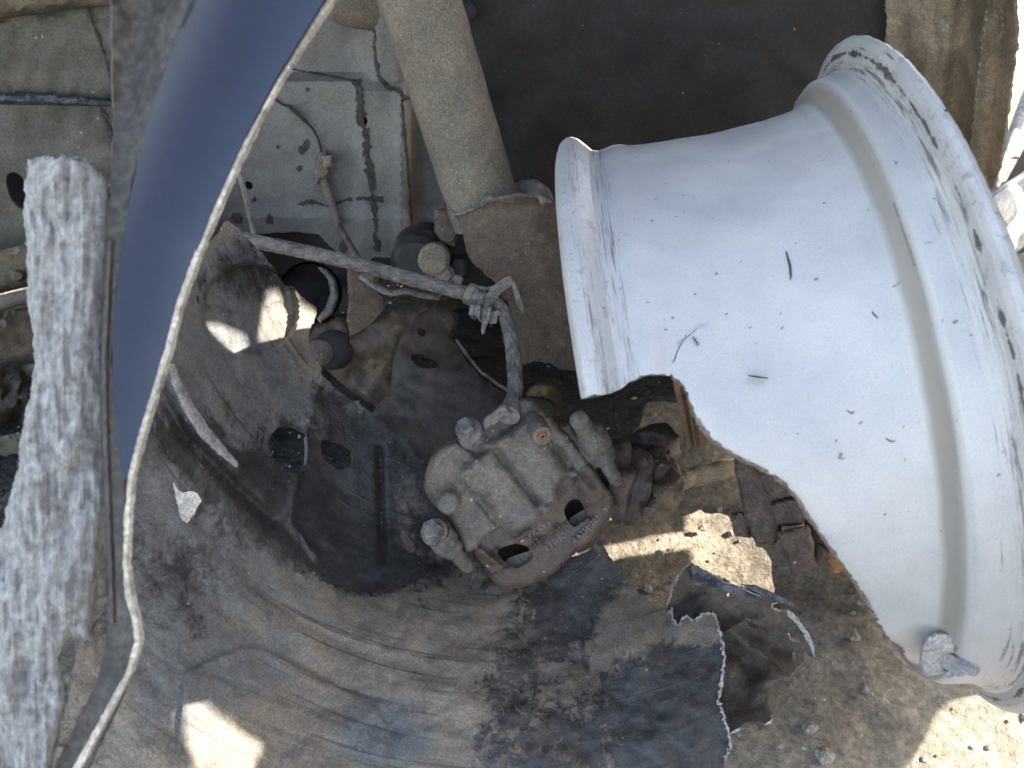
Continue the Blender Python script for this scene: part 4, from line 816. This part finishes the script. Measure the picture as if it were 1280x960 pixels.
def l_dust(u, v):
    return blobs(u, v, [(250, 440, 110, 110, 0, .80), (310, 350, 60, 35, 0, .35), (370, 430, 40, 40, 0, 1.), (330, 520, 50, 50, 0, .62), (240, 640, 80, 120, 0, .66), (230, 850, 80, 120, 0, .70), (330, 640, 60, 50, 35, .35), (310, 610, 150, 24, 47, .15), (220, 560, 60, 14, 55, .2), (235, 735, 30, 60, -30, .35), (190, 880, 22, 60, 0, .4), (420, 600, 70, 70, 0, .10), (490, 600, 60, 90, 0, .15), (505, 640, 18, 70, 0, .6), (470, 720, 90, 32, 12, -.15), (560, 735, 60, 22, 0, .5),
        (250, 790, 35, 20, 40, .1), (360, 770, 90, 50, 20, .85), (500, 800, 120, 45, 5, 1.), (540, 880, 70, 90, 0, 1.1), (340, 890, 190, 90, 10, 1.0), (360, 900, 110, 60, 15, 1.3), (640, 765, 60, 40, -25, 1.), (705, 770, 75, 60, 0, .1), (740, 710, 50, 40, 0, .1), (650, 880, 80, 100, 0, .42), (800, 790, 60, 50, -40, 1.1), (745, 860, 50, 45, 0, .72), (720, 930, 60, 50, 0, .45), (850, 890, 75, 85, -20, -.4), (868, 785, 35, 18, 0, .75)], .6)
L0 = lambda u, v: l_extra(u, v, ld_(u, v))
def l_uv(u, v): return np.c_[np.arctan2(v - 250, u - 640) * .5, np.hypot(u - 640, (v - 250) * .98) / 1000]
def l_grey(u, v): return blobs(u, v, [(220, 680, 130, 260, 0, 1.), (260, 450, 90, 60, 0, .75), (300, 340, 60, 50, 0, .9), (330, 500, 70, 80, 0, .6), (300, 820, 90, 60, 0, .7), (480, 920, 70, 60, 20, .8), (420, 600, 100, 100, 0, .9)], .05)
tear = [(832, 766), (838, 760), (840, 772), (846, 782), (858, 770), (868, 776), (878, 767), (892, 766), (897, 780), (902, 800), (906, 822), (903, 842), (902, 858), (898, 876), (906, 898), (914, 930), (906, 950), (896, 1010)]
L_out = [(150, 455), (200, 425), (225, 390), (262, 305), (284, 275), (296, 284), (330, 318), (352, 350), (378, 372), (395, 386), (394, 398), (385, 420), (389, 442), (403, 460), (402, 470), (418, 484), (440, 500), (455, 508), (480, 530), (520, 560), (560, 580), (600, 640), (700, 700), (735, 690), (746, 668), (756, 685), (768, 706), (788, 730), (808, 752), (825, 755)] + tear + [(500, 1020), (100, 1020), (60, 1000), (120, 700)]
l_holes = [[(334, 556), (340, 540), (352, 532), (368, 533), (383, 541), (385, 560), (384, 578), (377, 594), (362, 590), (344, 578)], [(400, 552), (410, 549), (432, 557), (442, 568), (440, 580), (432, 588), (416, 584), (402, 572)],
           [(244, 372), (248, 365), (253, 370), (254, 380), (249, 384)],
           [(190, 525), (195, 524), (196, 538), (192, 543)]]
lsh = sheet('liner_shell', L_out, ld_, 'liner', ln, holes=l_holes, step=3.6, thick=.0028, rough=.7, dust=l_dust, rim='liner', uvf=l_uv, grey=l_grey, extra=l_extra, bstep=3.2, seed=9, angle=50)
ribbon('torn_fringe', tear[1:-1], 2.6, lambda u, v: l_extra(u, v, ld_(u, v)), 'torn', ln, 1.0, off=.001, th=.003, step=2)
# pale worn ridge is its own bare plastic strip
ribbon('stress_ridge', [(214, 455), (222, 482), (236, 510), (256, 540), (276, 562), (297, 582)], [7, 12, 15, 16, 12, 5], lambda u, v: l_extra(u, v, ld_(u, v)), 'ridge', ln, .35, off=.0005, th=.0004)
# curled torn end
cd_ = tps([(862, 706, .600), (835, 765, .606), (900, 722, .600), (990, 756, .60), (940, 780, .612), (1018, 820, .597), (985, 870, .574), (930, 900, .560), (905, 840, .588), (880, 770, .616), (950, 840, .584)])
fl = [(833, 766), (838, 748), (848, 722), (858, 708), (866, 705), (880, 712), (905, 726), (930, 735), (950, 742), (968, 750), (976, 760), (990, 768), (1002, 780), (1012, 795), (1019, 818), (1016, 823), (1006, 815), (1004, 826), (994, 838), (986, 848), (985, 868), (984, 878), (966, 894), (950, 912), (940, 905), (918, 912), (905, 920), (890, 880), (880, 800), (850, 790)]
flp = sheet('curled_flap', fl, cd_, 'flap', ln, holes=[[(930, 771), (938, 776), (950, 784), (963, 790), (962, 798), (950, 792), (938, 783)], [(984, 791), (994, 792), (1003, 799), (1005, 806), (996, 803), (988, 800)], [(908, 741), (912, 741), (912, 748), (908, 747)], [(965, 754), (972, 752), (980, 757), (983, 763), (974, 765), (964, 761)], [(990, 816), (995, 814), (997, 824), (991, 826)]],
            step=3.4, thick=.0025, rough=.9, crumple=(.005, 60), rim='torn', bstep=2.6, seed=11, hsmooth=0,
            extra=lambda u, v, d: d + .013 * np.abs(np.sin((u * .45 + v * .9 - 1120) / 34. + nz(u, v, 90, 3, 2) * 1.6)) - .010 * np.exp(-(dist(np.c_[u, v], np.array([(880, 770), (930, 800), (990, 850)]), False) / 9) ** 2))
ribbon('bent_edge', [(984, 766), (998, 779), (1008, 792), (1014, 806), (1018, 820)], [3, 5, 6, 5, 2], lambda u, v: cd_(u, v), 'torn', ln, .4, off=.008, th=.002, step=2)  # pale strip painted as the sunlit crescent of the bent edge
sheet('torn_tab', [(217, 602), (224, 612), (229, 617), (238, 613), (247, 617), (252, 626), (243, 642), (233, 654), (227, 645), (221, 628)], lambda u, v: L0(u, v) - .002, 'white', ln, step=3, thick=.001, rough=.5)  # pale heart-shaped tab standing in for a bright spot of light
sheet('rolled_lip', [(864, 709), (880, 714), (905, 728), (925, 735), (952, 748), (948, 751), (925, 745), (890, 733), (868, 731)], lambda u, v: cd_(u, v) - .004 + .0002 * (v - 720), 'bluegrey', ln, step=3, thick=.002, rough=.4, rim='torn')
sheet('torn_sliver', [(926, 731), (945, 732), (962, 739), (980, 748), (994, 755), (991, 758), (972, 752), (958, 747), (940, 738)], lambda u, v: .590 + 0 * u, 'bluegrey', ln, step=3, thick=.002, rim='rubber')
# ------------------------------------------------------------------ felt strip and front fender, close to the lens
fs = thing('felt_strip', 'torn strip of grey fibrous felt standing at the left edge', 'felt', W(40, 960, .32))
def d_f(u, v):
    c = np.interp(v, [190, 500, 700, 980], [84, 85, 65, 20]); hw = np.interp(v, [190, 650, 980], [52, 60, 75])
    t = np.clip((u - c) / hw, -1, 1); return .352 - .014 * np.sqrt(1 - .95 * t * t) + .0022 * nz(u, v / 9., 8, 5) + .006 * nz(u, v / 2.5, 40, 8)
sheet('felt_body', [(34, 199), (50, 196), (72, 195), (100, 197), (116, 208), (133, 225), (140, 250), (138, 330), (133, 450), (132, 560), (134, 650), (128, 690), (120, 710), (122, 745), (112, 790), (122, 802), (84, 801), (76, 815), (74, 832), (82, 860), (78, 900), (66, 950), (62, 1000), (-60, 1000), (-60, 720), (-8, 680), (6, 645), (20, 590), (28, 540), (38, 495), (43, 450), (40, 410), (33, 380), (34, 320), (30, 265), (31, 225)], d_f, 'felt', fs, step=3.2, back=.012, rough=1.1, edge=12, edge_d=.010, bstep=2.8, angle=80, seed=13)
fn = thing('front_fender', 'dark blue car fender edge curving down past the camera', 'fender', W(120, 980, .36))
fd = lambda u, v: .325 + .00002 * (v - 300) + .0 * u
def fdx(u, v): return .330 + .012 * (1 - sstep((u - np.interp(v, [0, 94, 225, 360, 450, 585, 800, 960], [240, 202, 165, 145, 139, 150, 150, 90])) / 60., -.2, 1))
sheet('painted_panel', [(262, -60), (240, 0), (202, 94), (165, 225), (145, 360), (139, 450), (146, 540), (150, 592), (156, 602), (160, 594), (178, 530), (205, 440), (244, 312), (322, 135), (404, 2), (440, -60)], lambda u, v: .325 + .0 * u - .011 * ((u - np.interp(v, [-60, 0, 300, 600], [350, 320, 195, 155])) / 100) ** 2, 'fblue', fn, step=6, thick=.0012, smooth=1)
sheet('inner_band', [(140, -60), (140, 0), (142, 150), (138, 250), (128, 340), (124, 450), (126, 560), (132, 700), (135, 790), (122, 850), (92, 910), (55, 1000), (90, 1000), (135, 905), (165, 840), (172, 800), (160, 750), (156, 640), (154, 600), (146, 540), (139, 450), (145, 360), (165, 225), (202, 94), (242, 0), (262, -60)], lambda u, v: .330 + .010 * np.cos((u - np.interp(v, [0, 225, 450, 800, 960], [190, 150, 131, 150, 90])) / 30.) , 'fgrey', fn, step=6, thick=.0015, crumple=(.002, 40))
ribbon('bare_edge', [(445, -62), (411, 2), (366, 70), (328, 134), (288, 218), (248, 312), (222, 385), (209, 438), (192, 492), (176, 545), (163, 595), (158, 650), (156, 705), (160, 745), (168, 775), (172, 802), (160, 842), (134, 890), (98, 955), (70, 1005)], [6, 6, 6, 7, 7, 7, 6, 7, 6, 7, 6, 5, 5, 8, 6, 7, 6, 7, 8, 8], lambda u, v: .322 + 0 * u, 'fedge', fn, .35, off=0, th=.004, seed=5)
ribbon('seal_lip', [(137, 300), (129, 450), (131, 560), (137, 700), (140, 780)], [4, 5, 5, 4, 3], lambda u, v: .326 + 0 * u, 'fgrey', fn, .3, off=0, th=.003)

# ------------------------------------------------------------------ unseen overhead panel, added to shade the wheel arch
hd = thing('car_bonnet', 'dark painted bonnet of the car above the wheel arch', 'bonnet', (.0, .9, .74))
V = []; F = []; nx_, ny_ = 25, 15
for j in range(ny_):
    for i in range(nx_):
        a = i / (nx_ - 1); b = j / (ny_ - 1); V.append((-1.6 + 2.20 * a, .50 + 1.46 * b, .74 + .05 * math.sin(math.pi * b * .5) - .02 * (2 * a - 1) ** 4))
n0 = len(V); V += [(p[0], p[1], p[2] - .012) for p in V]
for j in range(ny_ - 1):
    for i in range(nx_ - 1):
        k = j * nx_ + i; F.append((k, k + 1, k + nx_ + 1, k + nx_)); F.append((n0 + k + nx_, n0 + k + nx_ + 1, n0 + k + 1, n0 + k))
for i in range(nx_ - 1):
    F.append((i, n0 + i, n0 + i + 1, i + 1)); k = (ny_ - 1) * nx_ + i; F.append((k + 1, n0 + k + 1, n0 + k, k))
for j in range(ny_ - 1):
    k = j * nx_; F.append((k + nx_, n0 + k + nx_, n0 + k, k)); k += nx_ - 1; F.append((k, n0 + k, n0 + k + nx_, k + nx_))
link('bonnet_skin', V, F, 'hood', hd)

# upright blocker added out of frame right of the wheel, openings cut to place sun patches
bu = thing('front_bumper_cover', 'dark front bumper cover with grille openings standing on end right of the wheel', 'bumper', (.62, .3, 0))
def flatpanel(name, outline, holes, mat, parent, x0=.62, th=.006):
    P, F = triang(resample(np.array(outline) * 100, 3), [resample(np.array(h) * 100, 1.2) for h in holes], 3); P = P / 100
    xx = x0 + .01 * np.sin(P[:, 1] * 9); V = np.r_[np.c_[xx, P], np.c_[xx + th, P]]; n = len(P); E = {}
    for f in F:
        for i in range(3): E[(f[i], f[(i + 1) % 3])] = 1
    rim = [(i, j) for (i, j) in E if (j, i) not in E]
    return link(name, V, [tuple(f) for f in F] + [tuple(int(q) + n for q in f[::-1]) for f in F] + [(j, i, i + n, j + n) for i, j in rim], mat, parent)
BX = .80
def opening(px, dfun):   # where the light that reaches these spots passes the added panel
    P = np.array(px, float); q = toW(cv(P[:, 0], P[:, 1], dfun(P[:, 0], P[:, 1]))); t = (BX - q[:, 0]) / SUN.x
    return [(a, b) for a, b in zip(q[:, 1] + t * SUN.y, q[:, 2] + t * SUN.z)]
L3 = lambda u, v: l_extra(u, v, ld_(u, v))
sh = lambda L: [(a + .045, b + .1035) for a, b in L]
flatpanel('bumper_skin', [(-.35, -.02), (1.15, -.02)] + sh([(1.105, .75), (.86, .75), (.85, 1.1), (-.39, 1.1)]),
  [sh([(.357, .160), (.330, .178), (.30, .20), (.2, .205), (.16, .1), (.2, -.05), (.345, -.05), (.352, .1)]),
   sh([(.45, -.05), (.452, .245), (.548, .25), (.551, .32), (.566, .32), (.568, .25), (.589, .25), (.591, .31), (.635, .31), (.64, -.05)]),
   opening([(330, 352), (352, 345), (372, 372), (398, 386), (390, 405), (394, 432), (360, 436), (335, 425), (318, 420), (322, 392)], L3),
   opening([(250, 384), (268, 394), (300, 408), (312, 432), (322, 452), (318, 470), (296, 446), (284, 430), (262, 408)], L3),
   opening([(212, 846), (230, 844), (255, 876), (295, 910), (332, 938), (310, 985), (238, 985), (220, 910)], L3),
   opening([(1215, 20), (1420, 20), (1420, 420), (1268, 420), (1236, 300)], lambda u, v: .84 + 0 * u)], 'hood', bu, BX)
